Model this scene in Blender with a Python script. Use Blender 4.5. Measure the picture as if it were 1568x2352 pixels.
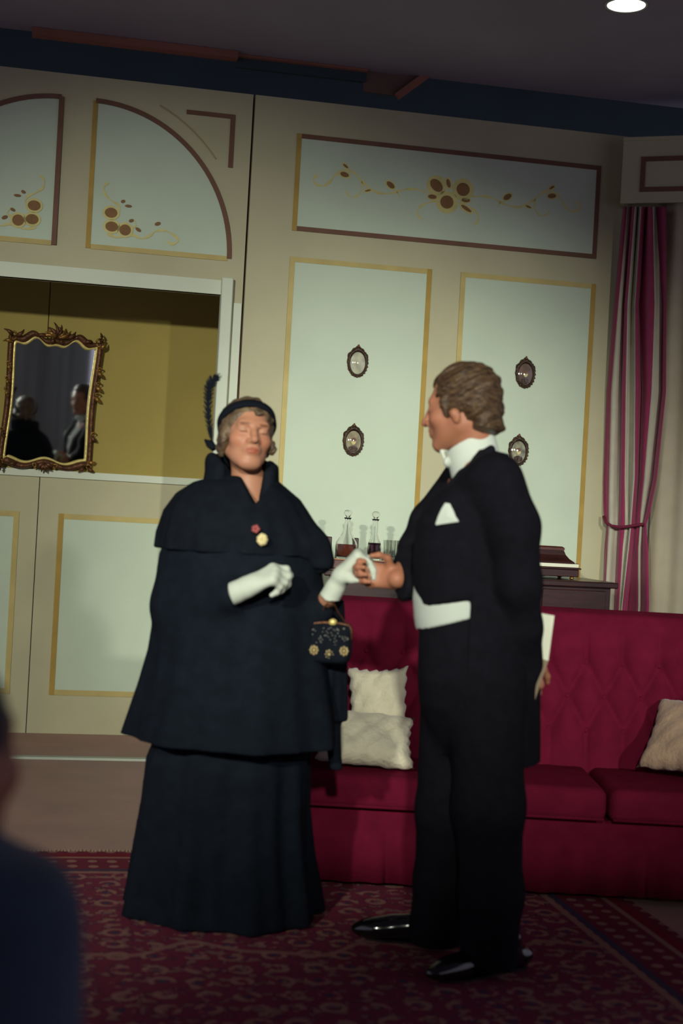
import bpy, bmesh, math, random
import numpy as np
from mathutils import Vector, Matrix
random.seed(7); np.random.seed(7)
for o in list(bpy.data.objects): bpy.data.objects.remove(o)
scene = bpy.context.scene
COL = scene.collection
# ------------------------------------------------------------------ camera
FPX = 3267.0; ROLL = math.radians(3.15); PSI = math.radians(11.4)
CAM = np.array([0, 0, 1.32])
cd = bpy.data.cameras.new('camera'); cam = bpy.data.objects.new('camera', cd); COL.objects.link(cam)
cd.sensor_fit = 'VERTICAL'; cd.sensor_height = 36.0; cd.lens = 36.0 * FPX / 2352.0
cam.matrix_world = Matrix.Translation(Vector(CAM)) @ Matrix.Rotation(math.radians(90), 4, 'X') @ Matrix.Rotation(ROLL, 4, 'Z')
cd.clip_start = 0.05; cd.clip_end = 60
cd.dof.use_dof = True; cd.dof.focus_distance = 6.6; cd.dof.aperture_fstop = 2.2
scene.camera = cam
# ------------------------------------------------------------------ world and lights
vs = scene.view_settings; vs.view_transform = 'Standard'; vs.look = 'None'; vs.gamma = 1.0; vs.use_curve_mapping = False
vs.exposure = 0.3
world = bpy.data.worlds.new('world'); scene.world = world; world.use_nodes = True
bg = world.node_tree.nodes['Background']; bg.inputs[0].default_value = (0.80, 0.78, 1.0, 1); bg.inputs[1].default_value = 0.30
def add_light(name, kind, loc, target, power, color, **kw):
    ld = bpy.data.lights.new(name, kind); lo = bpy.data.objects.new(name, ld); COL.objects.link(lo)
    lo.location = loc; d = Vector(target) - Vector(loc); lo.rotation_euler = d.to_track_quat('-Z', 'Y').to_euler()
    ld.energy = power; ld.color = color
    for k, v in kw.items(): setattr(ld, k, v)
    return lo
# three theatre lanterns hung over the house, right, left and middle; their round beams overlap on the set
add_light('stage_lantern_right_offscreen', 'SPOT', (4.2, -3.5, 3.2), (0.61, 7.2, 1.20), 1180, (0.98, 1.0, 0.86), spot_size=math.radians(20.4), spot_blend=0.85, shadow_soft_size=0.13)
add_light('stage_lantern_left_offscreen', 'SPOT', (-2.4, -3.5, 3.4), (-0.79, 7.2, 0.90), 1640, (0.98, 1.0, 0.86), spot_size=math.radians(28.5), spot_blend=0.75, shadow_soft_size=0.13)
add_light('stage_lantern_middle_offscreen', 'SPOT', (0.15, -3.8, 3.5), (0.32, 7.2, 0.80), 1720, (0.98, 1.0, 0.86), spot_size=math.radians(19.6), spot_blend=1.0, shadow_soft_size=0.13)
# ------------------------------------------------------------------ pixel helpers
def ray(x, y):
    a = (x - 784) / FPX; b = (y - 1176) / FPX
    return np.array([math.cos(ROLL) * a + math.sin(ROLL) * b, 1.0, math.sin(ROLL) * a - math.cos(ROLL) * b])
def P(x, y, Y): return CAM + ray(x, y) * Y
def floor_pt(x, y, z=0.0):
    d = ray(x, y); return CAM + d * ((z - CAM[2]) / d[2])
UA = np.array([math.cos(PSI), math.sin(PSI), 0]); NA = np.array([math.sin(PSI), -math.cos(PSI), 0])
OW = floor_pt(180, 1745)
HALL = -0.792
def W(u, v, d=0.0): return OW + UA * u + NA * d + np.array([0, 0, v])
def wuv(x, y, d=0.0):
    q = ray(x, y); t = ((OW + NA * d - CAM) @ NA) / (q @ NA); p = CAM + q * t
    return float((p - OW) @ UA), float(p[2])
# ------------------------------------------------------------------ materials
def srgb(r, g, b):
    f = lambda c: (c / 255) / 12.92 if c / 255 <= 0.04045 else ((c / 255 + 0.055) / 1.055) ** 2.4
    return (f(r), f(g), f(b), 1)
MATS = {}
def mat(name, col, rough=0.6, var=0.08, scale=6.0, bump=0.0, bscale=40, metal=0.0, spec=0.4, sheen=0.0, coat=0.0, stretch=None, attr=None, col2=None):
    """procedural paint / cloth / wood: colour wandering with noise, optional fine relief"""
    if name in MATS: return MATS[name]
    m = bpy.data.materials.new(name); m.use_nodes = True; nt = m.node_tree; n = nt.nodes; L = nt.links
    b = n['Principled BSDF']; b.inputs['Roughness'].default_value = rough; b.inputs['Metallic'].default_value = metal
    b.inputs['Specular IOR Level'].default_value = spec
    b.inputs['Sheen Weight'].default_value = sheen; b.inputs['Coat Weight'].default_value = coat
    tc = n.new('ShaderNodeTexCoord'); mp = n.new('ShaderNodeMapping'); L.new(tc.outputs['Object'], mp.inputs[0])
    if stretch: mp.inputs['Scale'].default_value = stretch
    nz = n.new('ShaderNodeTexNoise'); nz.inputs['Scale'].default_value = scale; nz.inputs['Detail'].default_value = 5
    L.new(mp.outputs[0], nz.inputs['Vector'])
    rp = n.new('ShaderNodeValToRGB'); rp.color_ramp.elements[0].position = 0.3; rp.color_ramp.elements[1].position = 0.7
    c2 = col2 or tuple(min(1, c * (1 + var)) for c in col[:3]) + (1,)
    c1 = tuple(c * (1 - var) for c in col[:3]) + (1,) if not col2 else col
    rp.color_ramp.elements[0].color = c1; rp.color_ramp.elements[1].color = c2
    L.new(nz.outputs[0], rp.inputs[0])
    out = rp.outputs[0]
    if attr:
        at = n.new('ShaderNodeAttribute'); at.attribute_name = attr
        mx = n.new('ShaderNodeMix'); mx.data_type = 'RGBA'; mx.blend_type = 'MULTIPLY'; mx.inputs[0].default_value = 1
        L.new(at.outputs['Color'], mx.inputs[6]); L.new(rp.outputs[0], mx.inputs[7]); out = mx.outputs[2]
    L.new(out, b.inputs['Base Color'])
    if bump:
        n2 = n.new('ShaderNodeTexNoise'); n2.inputs['Scale'].default_value = bscale; n2.inputs['Detail'].default_value = 4
        L.new(mp.outputs[0], n2.inputs['Vector'])
        bp = n.new('ShaderNodeBump'); bp.inputs['Strength'].default_value = bump; bp.inputs['Distance'].default_value = 0.01
        L.new(n2.outputs[0], bp.inputs['Height']); L.new(bp.outputs[0], b.inputs['Normal'])
    MATS[name] = m; return m
M_CREAM = mat('cream_flat_paint', srgb(184, 179, 148), 0.75, 0.05, 3, 0.05, 60)
M_PANEL = mat('pale_panel_paint', srgb(190, 203, 183), 0.75, 0.04, 3, 0.05, 60)
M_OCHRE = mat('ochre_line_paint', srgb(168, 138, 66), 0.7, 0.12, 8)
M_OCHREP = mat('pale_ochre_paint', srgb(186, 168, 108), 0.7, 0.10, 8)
M_UMBER = mat('umber_line_paint', srgb(112, 78, 62), 0.7, 0.1, 8)
M_YELLOW = mat('mustard_wall_paint', srgb(160, 142, 70), 0.7, 0.06, 2.5, 0.05, 50)
M_WHITEP = mat('white_gloss_paint', srgb(205, 212, 192), 0.5, 0.04, 4)
M_GREYP = mat('grey_white_paint', srgb(176, 184, 168), 0.6, 0.05, 4)
M_FLOWERB = mat('brown_flower_paint', srgb(132, 98, 62), 0.8, 0.12, 20)
M_FLOWERC = mat('cream_vine_paint', srgb(206, 196, 132), 0.8, 0.08, 20)
M_CEIL = mat('ceiling_paint', srgb(140, 132, 146), 0.9, 0.08, 2)
M_CEILB = mat('black_fly_space', srgb(56, 70, 76), 0.95, 0.1, 2)
M_BATTEN = mat('reddish_batten_wood', srgb(150, 100, 84), 0.8, 0.12, 6)
M_FLOOR = mat('brown_stage_floor', srgb(172, 132, 124), 0.55, 0.10, 4, 0.08, 30, col2=srgb(156, 122, 114))
M_VELVET = mat('red_velvet', srgb(102, 21, 45), 0.9, 0.12, 14, 0.15, 90, spec=0.04)
M_BLACKC = mat('black_wool', srgb(20, 25, 33), 0.9, 0.15, 25, 0.2, 120, spec=0.06)
M_BLACKV = mat('black_velvet', srgb(20, 24, 31), 0.9, 0.15, 20, 0.2, 100, spec=0.05)
M_DRESS = mat('black_dress_cloth', srgb(22, 27, 35), 0.9, 0.15, 20, 0.15, 90, spec=0.05)
M_TAIL = mat('black_tailcoat_wool', srgb(22, 22, 28), 0.9, 0.15, 30, 0.2, 140, spec=0.06)
M_SATIN = mat('black_satin', srgb(34, 30, 34), 0.35, 0.1, 20, spec=0.5)
M_NAVY = mat('navy_jacket_cloth', srgb(62, 76, 96), 0.9, 0.12, 20, 0.15, 100, spec=0.1, sheen=0.2)
M_WHITEC = mat('white_starched_cotton', srgb(198, 205, 194), 0.7, 0.03, 10)
M_GLOVE = mat('white_glove_cotton', srgb(188, 194, 180), 0.8, 0.04, 20, 0.1, 120)
M_SKIN = mat('skin', srgb(174, 122, 96), 0.5, 0.05, 12, attr='Col', spec=0.3)
M_HAIRM = mat('brown_hair', srgb(46, 31, 22), 0.4, 0.3, 34, 0.7, 60, stretch=(1, 1, 3), col2=srgb(96, 74, 50))
M_HAIRW = mat('greying_fair_hair', srgb(60, 43, 33), 0.5, 0.3, 30, 0.6, 60, col2=srgb(116, 96, 72))
M_HAIRD = mat('dark_hair', srgb(34, 34, 44), 0.6, 0.3, 30, 0.5, 60)
M_SHOE = mat('black_patent_leather', srgb(16, 16, 18), 0.12, 0.1, 10, spec=0.7, coat=0.6)
M_WOODD = mat('dark_mahogany', srgb(48, 22, 20), 0.3, 0.3, 8, stretch=(1, 1, 8), spec=0.5)
M_WOODR = mat('red_mahogany', srgb(78, 34, 26), 0.35, 0.25, 8, stretch=(8, 1, 1), spec=0.5)
M_GOLD = mat('old_gilt', srgb(150, 112, 58), 0.38, 0.35, 22, 0.5, 60, metal=0.65)
M_GOLDL = mat('bright_gilt', srgb(226, 206, 128), 0.35, 0.15, 22, 0.2, 60, metal=0.35)
M_GOLDD = mat('dark_gilt', srgb(96, 62, 40), 0.45, 0.4, 22, 0.6, 50, metal=0.5)
M_BRONZE = mat('dark_bronze', srgb(62, 48, 40), 0.4, 0.35, 40, 0.4, 80, metal=0.5)
M_CUSHW = mat('cream_plush', srgb(206, 198, 172), 0.9, 0.07, 25, 0.6, 70, sheen=0.3)
M_CUSHT = mat('tan_plush', srgb(176, 146, 122), 0.9, 0.1, 18, 0.5, 70, sheen=0.3)
M_NET = mat('cream_net_cloth', srgb(190, 180, 156), 0.9, 0.05, 10, 0.1, 80)
M_PAPER = mat('white_paper', srgb(220, 222, 200), 0.7, 0.03, 10)
M_TAUPE = mat('taupe_suede', srgb(136, 118, 98), 0.8, 0.08, 20)
def simple(name, **kw):
    m = bpy.data.materials.new(name); m.use_nodes = True; b = m.node_tree.nodes['Principled BSDF']
    for k, v in kw.items(): b.inputs[k].default_value = v
    return m
M_MIRROR = simple('mirror_silver', **{'Base Color': (0.80, 0.84, 0.84, 1), 'Metallic': 1.0, 'Roughness': 0.03})
M_GLASS = simple('clear_glass', **{'Base Color': (1, 1, 1, 1), 'Roughness': 0.0, 'Transmission Weight': 1.0, 'IOR': 1.45})
M_CUT = simple('cut_glass', **{'Base Color': (0.86, 0.88, 0.84, 1), 'Roughness': 0.02, 'Transmission Weight': 1.0, 'IOR': 1.55})
M_PANE = simple('window_glass', **{'Base Color': (0.8, 0.85, 0.85, 1), 'Roughness': 0.05, 'Transmission Weight': 0.9, 'IOR': 1.3})
M_AMBER = simple('amber_spirit', **{'Base Color': (0.26, 0.06, 0.03, 1), 'Roughness': 0.05, 'Transmission Weight': 0.55, 'IOR': 1.33})
M_DARKSP = simple('dark_port', **{'Base Color': (0.03, 0.008, 0.012, 1), 'Roughness': 0.05, 'Specular IOR Level': 0.6})
M_LAMP = simple('lamp_face', **{'Base Color': (1, 1, 1, 1), 'Emission Color': (1, 0.97, 0.88, 1), 'Emission Strength': 1.2})
# ------------------------------------------------------------------ mesh helpers
def link(name, verts, faces, m, parent=None, smooth=False, cols=None):
    me = bpy.data.meshes.new(name); me.from_pydata([tuple(map(float, v)) for v in verts], [], [tuple(map(int, f)) for f in faces])
    me.update()
    if smooth: me.polygons.foreach_set('use_smooth', [True] * len(me.polygons))
    me.materials.append(m)
    if cols is not None:
        a = me.color_attributes.new('Col', 'FLOAT_COLOR', 'POINT'); c = np.ones((len(me.vertices), 4), np.float32); c[:, :3] = cols
        a.data.foreach_set('color', c.ravel())
    o = bpy.data.objects.new(name, me); COL.objects.link(o)
    if parent is not None: o.parent = parent; o.matrix_parent_inverse = parent.matrix_world.inverted()
    return o
def thing(name, label, cat, loc, group=None):
    o = bpy.data.objects.new(name, None); COL.objects.link(o); o.location = tuple(map(float, loc)); o.empty_display_size = 0.1
    o['label'] = label; o['category'] = cat
    if group: o['group'] = group
    bpy.context.view_layer.update()
    return o
def tag(o, label, cat, group=None):
    o['label'] = label; o['category'] = cat
    if group: o['group'] = group
    return o
def struct(o): o['kind'] = 'structure'; return o
class MB:
    """collects faces for one mesh"""
    def __init__(s): s.v = []; s.f = []
    def add(s, v, f):
        k = len(s.v); s.v += [tuple(map(float, p)) for p in v]; s.f += [tuple(i + k for i in q) for q in f]; return s
    def hexa(s, c): return s.add(c, [(0, 3, 2, 1), (4, 5, 6, 7), (0, 1, 5, 4), (1, 2, 6, 5), (2, 3, 7, 6), (3, 0, 4, 7)])
    def box(s, lo, hi):
        x0, y0, z0 = lo; x1, y1, z1 = hi
        return s.hexa([(x0, y0, z0), (x1, y0, z0), (x1, y1, z0), (x0, y1, z0), (x0, y0, z1), (x1, y0, z1), (x1, y1, z1), (x0, y1, z1)])
    def wbox(s, u0, u1, v0, v1, d0, d1):  # box in wall coordinates (d = out from the wall)
        return s.hexa([W(u0, v0, d1), W(u1, v0, d1), W(u1, v0, d0), W(u0, v0, d0), W(u0, v1, d1), W(u1, v1, d1), W(u1, v1, d0), W(u0, v1, d0)])
    def lathe(s, c, prof, n=24, sx=1.0, sy=1.0):
        c = np.array(c); v = []; f = []
        for r, z in prof:
            for i in range(n):
                a = 2 * math.pi * i / n; v.append(c + np.array([r * math.cos(a) * sx, r * math.sin(a) * sy, z]))
        for j in range(len(prof) - 1):
            for i in range(n): f.append((j * n + i, j * n + (i + 1) % n, (j + 1) * n + (i + 1) % n, (j + 1) * n + i))
        f.append(tuple(range(n))[::-1]); f.append(tuple((len(prof) - 1) * n + i for i in range(n)))
        return s.add(v, f)
    def tube(s, pts, r, n=8):
        pts = [np.array(p, float) for p in pts]; rs = r if hasattr(r, '__len__') else [r] * len(pts); v = []; f = []
        for i, p in enumerate(pts):
            t = pts[min(i + 1, len(pts) - 1)] - pts[max(i - 1, 0)]; t /= np.linalg.norm(t) + 1e-9
            a = np.cross(t, [0, 0, 1.0]); 
            if np.linalg.norm(a) < 0.05: a = np.cross(t, [1.0, 0, 0])
            a /= np.linalg.norm(a); b = np.cross(t, a)
            for k in range(n):
                q = 2 * math.pi * k / n; v.append(p + rs[i] * (math.cos(q) * a + math.sin(q) * b))
        for i in range(len(pts) - 1):
            for k in range(n): f.append((i * n + k, i * n + (k + 1) % n, (i + 1) * n + (k + 1) % n, (i + 1) * n + k))
        f.append(tuple(range(n))[::-1]); f.append(tuple((len(pts) - 1) * n + k for k in range(n)))
        return s.add(v, f)
    def build(s, name, m, parent=None, smooth=False): return link(name, s.v, s.f, m, parent, smooth)
def bevel_obj(o, w, seg=2):
    bm = bmesh.new(); bm.from_mesh(o.data); bmesh.ops.recalc_face_normals(bm, faces=bm.faces)
    bmesh.ops.bevel(bm, geom=list(bm.edges), offset=w, segments=seg, affect='EDGES', profile=0.5, clamp_overlap=True)
    bm.to_mesh(o.data); bm.free(); o.data.polygons.foreach_set('use_smooth', [seg >= 3] * len(o.data.polygons)); return o
def fixn(o):
    bm = bmesh.new(); bm.from_mesh(o.data); bmesh.ops.recalc_face_normals(bm, faces=bm.faces); bm.to_mesh(o.data); bm.free(); return o
# ------------------------------------------------------------------ implicit surfaces (for bodies, clothes and hair)
def nrm(v): v = np.array(v, float); return v / np.linalg.norm(v)
class Grid:
    def __init__(s, lo, hi, h):
        s.lo = np.array(lo, float); s.h = h; s.n = np.ceil((np.array(hi) - s.lo) / h).astype(int) + 1
        s.V = np.full(tuple(s.n), 0.5, np.float32); s.ax = [(s.lo[i] + h * np.arange(s.n[i])).astype(np.float32) for i in range(3)]
    def _sl(s, lo, hi):
        a = np.clip(np.floor((np.array(lo) - s.lo) / s.h).astype(int), 0, s.n); b = np.clip(np.ceil((np.array(hi) - s.lo) / s.h).astype(int) + 1, 0, s.n)
        return a, b
    def op(s, fn, lo, hi, k=0.0, mode='u'):
        m = k + 3 * s.h; a, b = s._sl(np.array(lo) - m, np.array(hi) + m)
        if np.any(b <= a): return s
        X = s.ax[0][a[0]:b[0], None, None]; Y = s.ax[1][None, a[1]:b[1], None]; Z = s.ax[2][None, None, a[2]:b[2]]
        d = fn(X, Y, Z); sl = s.V[a[0]:b[0], a[1]:b[1], a[2]:b[2]]
        if mode == 's': d = -d; q = -sl; p = -d
        else: q = sl; p = d
        r = np.minimum(q, p)
        if k > 0: t = np.maximum(k - np.abs(q - p), 0) / k; r = r - t * t * k * 0.25
        s.V[a[0]:b[0], a[1]:b[1], a[2]:b[2]] = -r if mode == 's' else r
        return s
    def cone(s, a, b, ra, rb, k=0.01, mode='u'):
        a = np.array(a, float); b = np.array(b, float); ab = b - a; L2 = float(ab @ ab) + 1e-9; R = max(ra, rb)
        def fn(X, Y, Z):
            dx, dy, dz = X - a[0], Y - a[1], Z - a[2]; t = np.clip((dx * ab[0] + dy * ab[1] + dz * ab[2]) / L2, 0, 1)
            return np.sqrt((dx - t * ab[0]) ** 2 + (dy - t * ab[1]) ** 2 + (dz - t * ab[2]) ** 2) - (ra + (rb - ra) * t)
        return s.op(fn, np.minimum(a, b) - R, np.maximum(a, b) + R, k, mode)
    def chain(s, pts, rs, k=0.01):
        for i in range(len(pts) - 1): s.cone(pts[i], pts[i + 1], rs[i], rs[i + 1], k)
        return s
    def ell(s, c, rad, axes=None, k=0.01, mode='u', disp=None):
        c = np.array(c, float); A = np.eye(3) if axes is None else np.array(axes, float); rad = np.array(rad, float)
        ext = np.sqrt(((A * rad[:, None]) ** 2).sum(0)) + (0.02 if disp else 0)
        def fn(X, Y, Z):
            d = (X - c[0], Y - c[1], Z - c[2]); q = [d[0] * A[i, 0] + d[1] * A[i, 1] + d[2] * A[i, 2] for i in range(3)]
            k0 = np.sqrt(sum((q[i] / rad[i]) ** 2 for i in range(3))) + 1e-6; k1 = np.sqrt(sum((q[i] / rad[i] ** 2) ** 2 for i in range(3))) + 1e-6
            r = k0 * (k0 - 1) / k1
            return r + disp(*q) if disp else r
        return s.op(fn, c - ext, c + ext, k, mode)
    def loft(s, rows, ang=0.0, k=0.02, fold=None, mode='u', pw=2.0):
        """stack of rotated ellipses; rows = (z, cx, cy, a, b)"""
        rows = sorted(rows); R = np.array(rows, float); ca, sa = math.cos(ang), math.sin(ang); m = R[:, 3:5].max() + 0.06
        def fn(X, Y, Z):
            z = np.clip(Z, R[0, 0], R[-1, 0]); cx, cy, a, b = [np.interp(z, R[:, 0], R[:, i]) for i in range(1, 5)]
            dx, dy = X - cx, Y - cy; p = dx * ca + dy * sa; q = -dx * sa + dy * ca
            rho = ((np.abs(p) / a) ** pw + (np.abs(q) / b) ** pw) ** (1 / pw)
            d = (rho - 1) * np.minimum(a, b)
            if fold: d = d + fold(np.arctan2(q / b, p / a), z)
            return np.maximum(d, np.maximum(Z - R[-1, 0], R[0, 0] - Z))
        return s.op(fn, (R[:, 1].min() - m, R[:, 2].min() - m, R[0, 0]), (R[:, 1].max() + m, R[:, 2].max() + m, R[-1, 0]), k, mode)
    def plane(s, p, n, lo, hi, k=0.0):  # cut away the side the normal points to, inside the box lo..hi
        p = np.array(p, float); n = nrm(n)
        return s.op(lambda X, Y, Z: -((X - p[0]) * n[0] + (Y - p[1]) * n[1] + (Z - p[2]) * n[2]), lo, hi, k, 's')
    def mesh(s, name, m, parent=None, smooth=2, colfn=None):
        V = s.V; S = V < 0; n = np.array(V.shape)
        c = [S[i:n[0] - 1 + i, j:n[1] - 1 + j, l:n[2] - 1 + l] for i in (0, 1) for j in (0, 1) for l in (0, 1)]
        anyv = c[0].copy(); allv = c[0].copy()
        for q in c[1:]: anyv |= q; allv &= q
        act = anyv & ~allv; I = np.argwhere(act); idx = np.full(act.shape, -1, np.int32); idx[act] = np.arange(len(I))
        acc = np.zeros((len(I), 3)); cnt = np.zeros(len(I))
        offs = [(i, j, l) for i in (0, 1) for j in (0, 1) for l in (0, 1)]
        for a in offs:
            for ax in range(3):
                if a[ax]: continue
                b = list(a); b[ax] = 1
                va = V[I[:, 0] + a[0], I[:, 1] + a[1], I[:, 2] + a[2]]; vb = V[I[:, 0] + b[0], I[:, 1] + b[1], I[:, 2] + b[2]]
                cr = (va < 0) != (vb < 0); t = np.where(cr, va / np.where(cr, va - vb, 1), 0)
                p = np.tile(np.array(a, float), (len(I), 1)); p[:, ax] += t; acc += p * cr[:, None]; cnt += cr
        vert = s.lo + s.h * (I + acc / cnt[:, None])
        F = []
        for ax in range(3):
            o1, o2 = (ax + 1) % 3, (ax + 2) % 3
            sa = [slice(None)] * 3; sb = [slice(None)] * 3; sa[ax] = slice(0, -1); sb[ax] = slice(1, None)
            for q in (o1, o2): sa[q] = slice(1, -1); sb[q] = slice(1, -1)
            A, B = S[tuple(sa)], S[tuple(sb)]; E = np.argwhere(A != B); fl = A[A != B]
            E[:, o1] += 1; E[:, o2] += 1
            def g(d1, d2):
                e = E.copy(); e[:, o1] -= d1; e[:, o2] -= d2; return idx[e[:, 0], e[:, 1], e[:, 2]]
            q = np.stack([g(1, 1), g(0, 1), g(0, 0), g(1, 0)], 1); q[~fl] = q[~fl][:, ::-1]; F.append(q)
        F = np.concatenate(F)
        for _ in range(smooth):
            ac = np.zeros_like(vert); ct = np.zeros(len(vert))
            for i in range(4):
                for j in ((i + 1) % 4, (i - 1) % 4):
                    np.add.at(ac, F[:, i], vert[F[:, j]]); np.add.at(ct, F[:, i], 1)
            vert = vert * 0.45 + 0.55 * ac / ct[:, None]
        return link(name, vert, F, m, parent, True, colfn(vert) if colfn else None)

# ================================================================== THE SETTING
# floor
fl = struct(MB().box((-5, -1.5, -0.1), (5, 7.12, 0)).build('floor', M_FLOOR))
hall_floor = struct(MB().hexa([W(-2.2, -0.1, 0.0), W(0.9, -0.1, 0.0), W(0.9, -0.1, HALL - 0.05), W(-2.2, -0.1, HALL - 0.05), W(-2.2, 0.0, 0.0), W(0.9, 0.0, 0.0), W(0.9, 0.0, HALL - 0.05), W(-2.2, 0.0, HALL - 0.05)]).build('floor_hall', M_FLOOR))
fl.data = fl.data
# main floor reaches the wall line exactly: extend with a wedge in wall coordinates
fw = MB().hexa([(-5, 6.4, -0.1), (5, 6.4, -0.1), tuple(W(6.3, -0.1, -0.0)), tuple(W(-3.8, -0.1, 0.0)), (-5, 6.4, 0), (5, 6.4, 0), tuple(W(6.3, 0, 0)), tuple(W(-3.8, 0, 0))])
fl2 = MB().box((-5, -5.6, -0.1), (5, 6.4, 0)); fl2.add(fw.v, fw.f)
bpy.data.objects.remove(fl); fl = struct(fl2.build('floor', M_FLOOR))
struct(MB().wbox(-0.93, 0.585, -0.01, 0.012, -0.035, 0.012).build('trim_threshold', M_GREYP))

TOP = 3.437
# --- wall with the arched doorway (left flat)
wl = MB()
wl.wbox(-3.6, -0.94, 0, TOP, -0.05, 0); wl.wbox(-0.94, 0.59, 2.397, TOP, -0.05, 0); wl.wbox(0.59, 0.700, 0, TOP, -0.05, 0)
wall_left = struct(wl.build('wall_left', M_CREAM))
# --- right-hand flat
wall_back = struct(MB().wbox(0.712, 2.80, 0, TOP, -0.05, 0.002).build('wall_back', M_CREAM))
struct(MB().wbox(0.69, 0.722, 0, TOP, -0.10, -0.052).build('trim_seam_batten', M_BATTEN))
def stripe(wall, u0, u1, v0, v1, m=None, d=0.006, base=0.0, name='moulding'):
    return MB().wbox(u0, u1, v0, v1, base, base + d).build(name, m or M_OCHRE, wall)
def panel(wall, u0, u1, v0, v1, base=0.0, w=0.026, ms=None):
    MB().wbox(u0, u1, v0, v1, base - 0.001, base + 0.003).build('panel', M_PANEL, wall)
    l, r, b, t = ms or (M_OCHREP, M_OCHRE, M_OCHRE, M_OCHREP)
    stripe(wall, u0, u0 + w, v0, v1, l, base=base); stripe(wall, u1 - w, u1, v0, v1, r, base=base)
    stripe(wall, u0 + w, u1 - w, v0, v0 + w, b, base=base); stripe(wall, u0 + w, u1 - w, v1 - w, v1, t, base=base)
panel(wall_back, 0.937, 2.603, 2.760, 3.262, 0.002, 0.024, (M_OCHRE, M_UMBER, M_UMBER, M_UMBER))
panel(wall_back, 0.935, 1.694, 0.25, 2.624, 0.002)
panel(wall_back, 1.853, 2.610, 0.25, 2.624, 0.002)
# --- fanlight panels over the doorway: two quarter-ellipses left and right of a middle post
AV = 2.585
def quarter(sign, cu):
    ru, rv = 0.712, 0.732; n = 20; pts = [(cu + sign * ru * math.cos(a), AV + rv * math.sin(a)) for a in np.linspace(0, math.pi / 2, n)]
    v = [W(cu, AV, 0.003)] + [W(u, w, 0.003) for u, w in pts] + [W(cu, AV, -0.001)] + [W(u, w, -0.001) for u, w in pts]
    N1 = n + 1; f = [tuple(range(N1)), tuple(range(2 * N1 - 1, N1 - 1, -1))] + [(i, i + N1, (i + 1) % N1 + N1, (i + 1) % N1) for i in range(N1)]
    fixn(link('panel', v, f, M_PANEL, wall_left))
    mb = MB(); w = 0.024; a = np.linspace(0, math.pi / 2, 28); v = []; f = []
    for q in a:
        for rr in (0, -w):
            for d in (0.0, 0.008): v.append(W(cu + sign * (ru + rr + w / 2) * math.cos(q), AV + (rv + rr + w / 2) * math.sin(q), d))
    for i in range(len(a) - 1):
        k = i * 4; f += [(k + 1, k + 5, k + 7, k + 3), (k, k + 4, k + 5, k + 1), (k + 2, k + 3, k + 7, k + 6), (k, k + 2, k + 6, k + 4)]
    f += [(0, 1, 3, 2), tuple(4 * (len(a) - 1) + i for i in (0, 2, 3, 1))]
    mb.add(v, f); fixn(mb.build('arch_moulding', M_UMBER, wall_left))
    if sign > 0: stripe(wall_left, cu - 0.013, cu + 0.011, AV - 0.01, AV + rv, M_OCHRE)
    else: stripe(wall_left, cu - 0.012, cu + 0.013, AV - 0.01, AV + rv, M_UMBER, 0.012)
    x0, x1 = sorted((cu + sign * 0.012, cu + sign * (ru - 0.01))); stripe(wall_left, x0, x1, AV - 0.013, AV + 0.012, M_OCHREP)
    # small spandrel triangle in the upper outer corner
    e = cu + sign * 0.705; x0, x1 = sorted((e - sign * 0.25, e)); stripe(wall_left, x0, x1, 3.300, 3.322, M_UMBER)
    x0, x1 = sorted((e - sign * 0.024, e)); stripe(wall_left, x0, x1, 3.05, 3.300, M_UMBER)
    mb = MB(); prev = None
    aa = np.linspace(math.radians(38), math.radians(66), 8); c = [(cu + sign * (ru + 0.13) * math.cos(q) * 0.93, AV + (rv + 0.10) * math.sin(q) * 0.98) for q in aa]
    v = []; f = []
    for i, (u, w2) in enumerate(c):
        v += [W(u - 0.003, w2 - 0.003, 0.004), W(u + 0.003, w2 + 0.003, 0.004)]
        if i: f.append((2 * i - 2, 2 * i - 1, 2 * i + 1, 2 * i))
    link('painted_line', v, f, mat('faint_line_paint', srgb(160, 146, 112), 0.75), wall_left)
quarter(1, -0.092); quarter(-1, -0.262)
# --- painted flower sprays
def disc(wall, u, v, ru, rv, m, ang=0, d=0.006, name='painted_petal', n=18):
    pts = [W(u + ru * math.cos(a) * math.cos(ang) - rv * math.sin(a) * math.sin(ang), v + ru * math.cos(a) * math.sin(ang) + rv * math.sin(a) * math.cos(ang), d) for a in np.linspace(0, 2 * math.pi, n, endpoint=False)]
    return link(name, pts, [tuple(range(n))], m, wall)
def ribbon(wall, pts, w, m, d=0.0055, name='painted_vine'):
    p = np.array(pts, float)
    q = [p[0]]
    for i in range(len(p) - 1):  # Catmull-Rom
        p0, p1, p2, p3 = p[max(i - 1, 0)], p[i], p[i + 1], p[min(i + 2, len(p) - 1)]
        for t in (0.25, 0.5, 0.75, 1.0): q.append(0.5 * ((2 * p1) + (p2 - p0) * t + (2 * p0 - 5 * p1 + 4 * p2 - p3) * t * t + (3 * p1 - p0 - 3 * p2 + p3) * t ** 3))
    q = np.array(q); v = []; f = []
    for i in range(len(q)):
        t = q[min(i + 1, len(q) - 1)] - q[max(i - 1, 0)]; t /= np.linalg.norm(t) + 1e-9; nn = np.array([-t[1], t[0]]); ww = w * (0.75 + 0.35 * math.sin(i * 0.9)) * (0.5 if i in (0, len(q) - 1) else 1)
        v += [W(*(q[i] - nn * ww / 2), d), W(*(q[i] + nn * ww / 2), d)]
        if i: f.append((2 * i - 2, 2 * i, 2 * i + 1, 2 * i - 1))
    return link(name, v, f, m, wall)
Z6 = lambda x, y: wuv(640 + x * 0.5102, 280 + y * 0.5102)
Z5 = lambda x, y: wuv(x * 0.3954, 180 + y * 0.3954)
PX6 = 0.5102 / 435; PX5 = 0.3954 / 450
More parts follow.
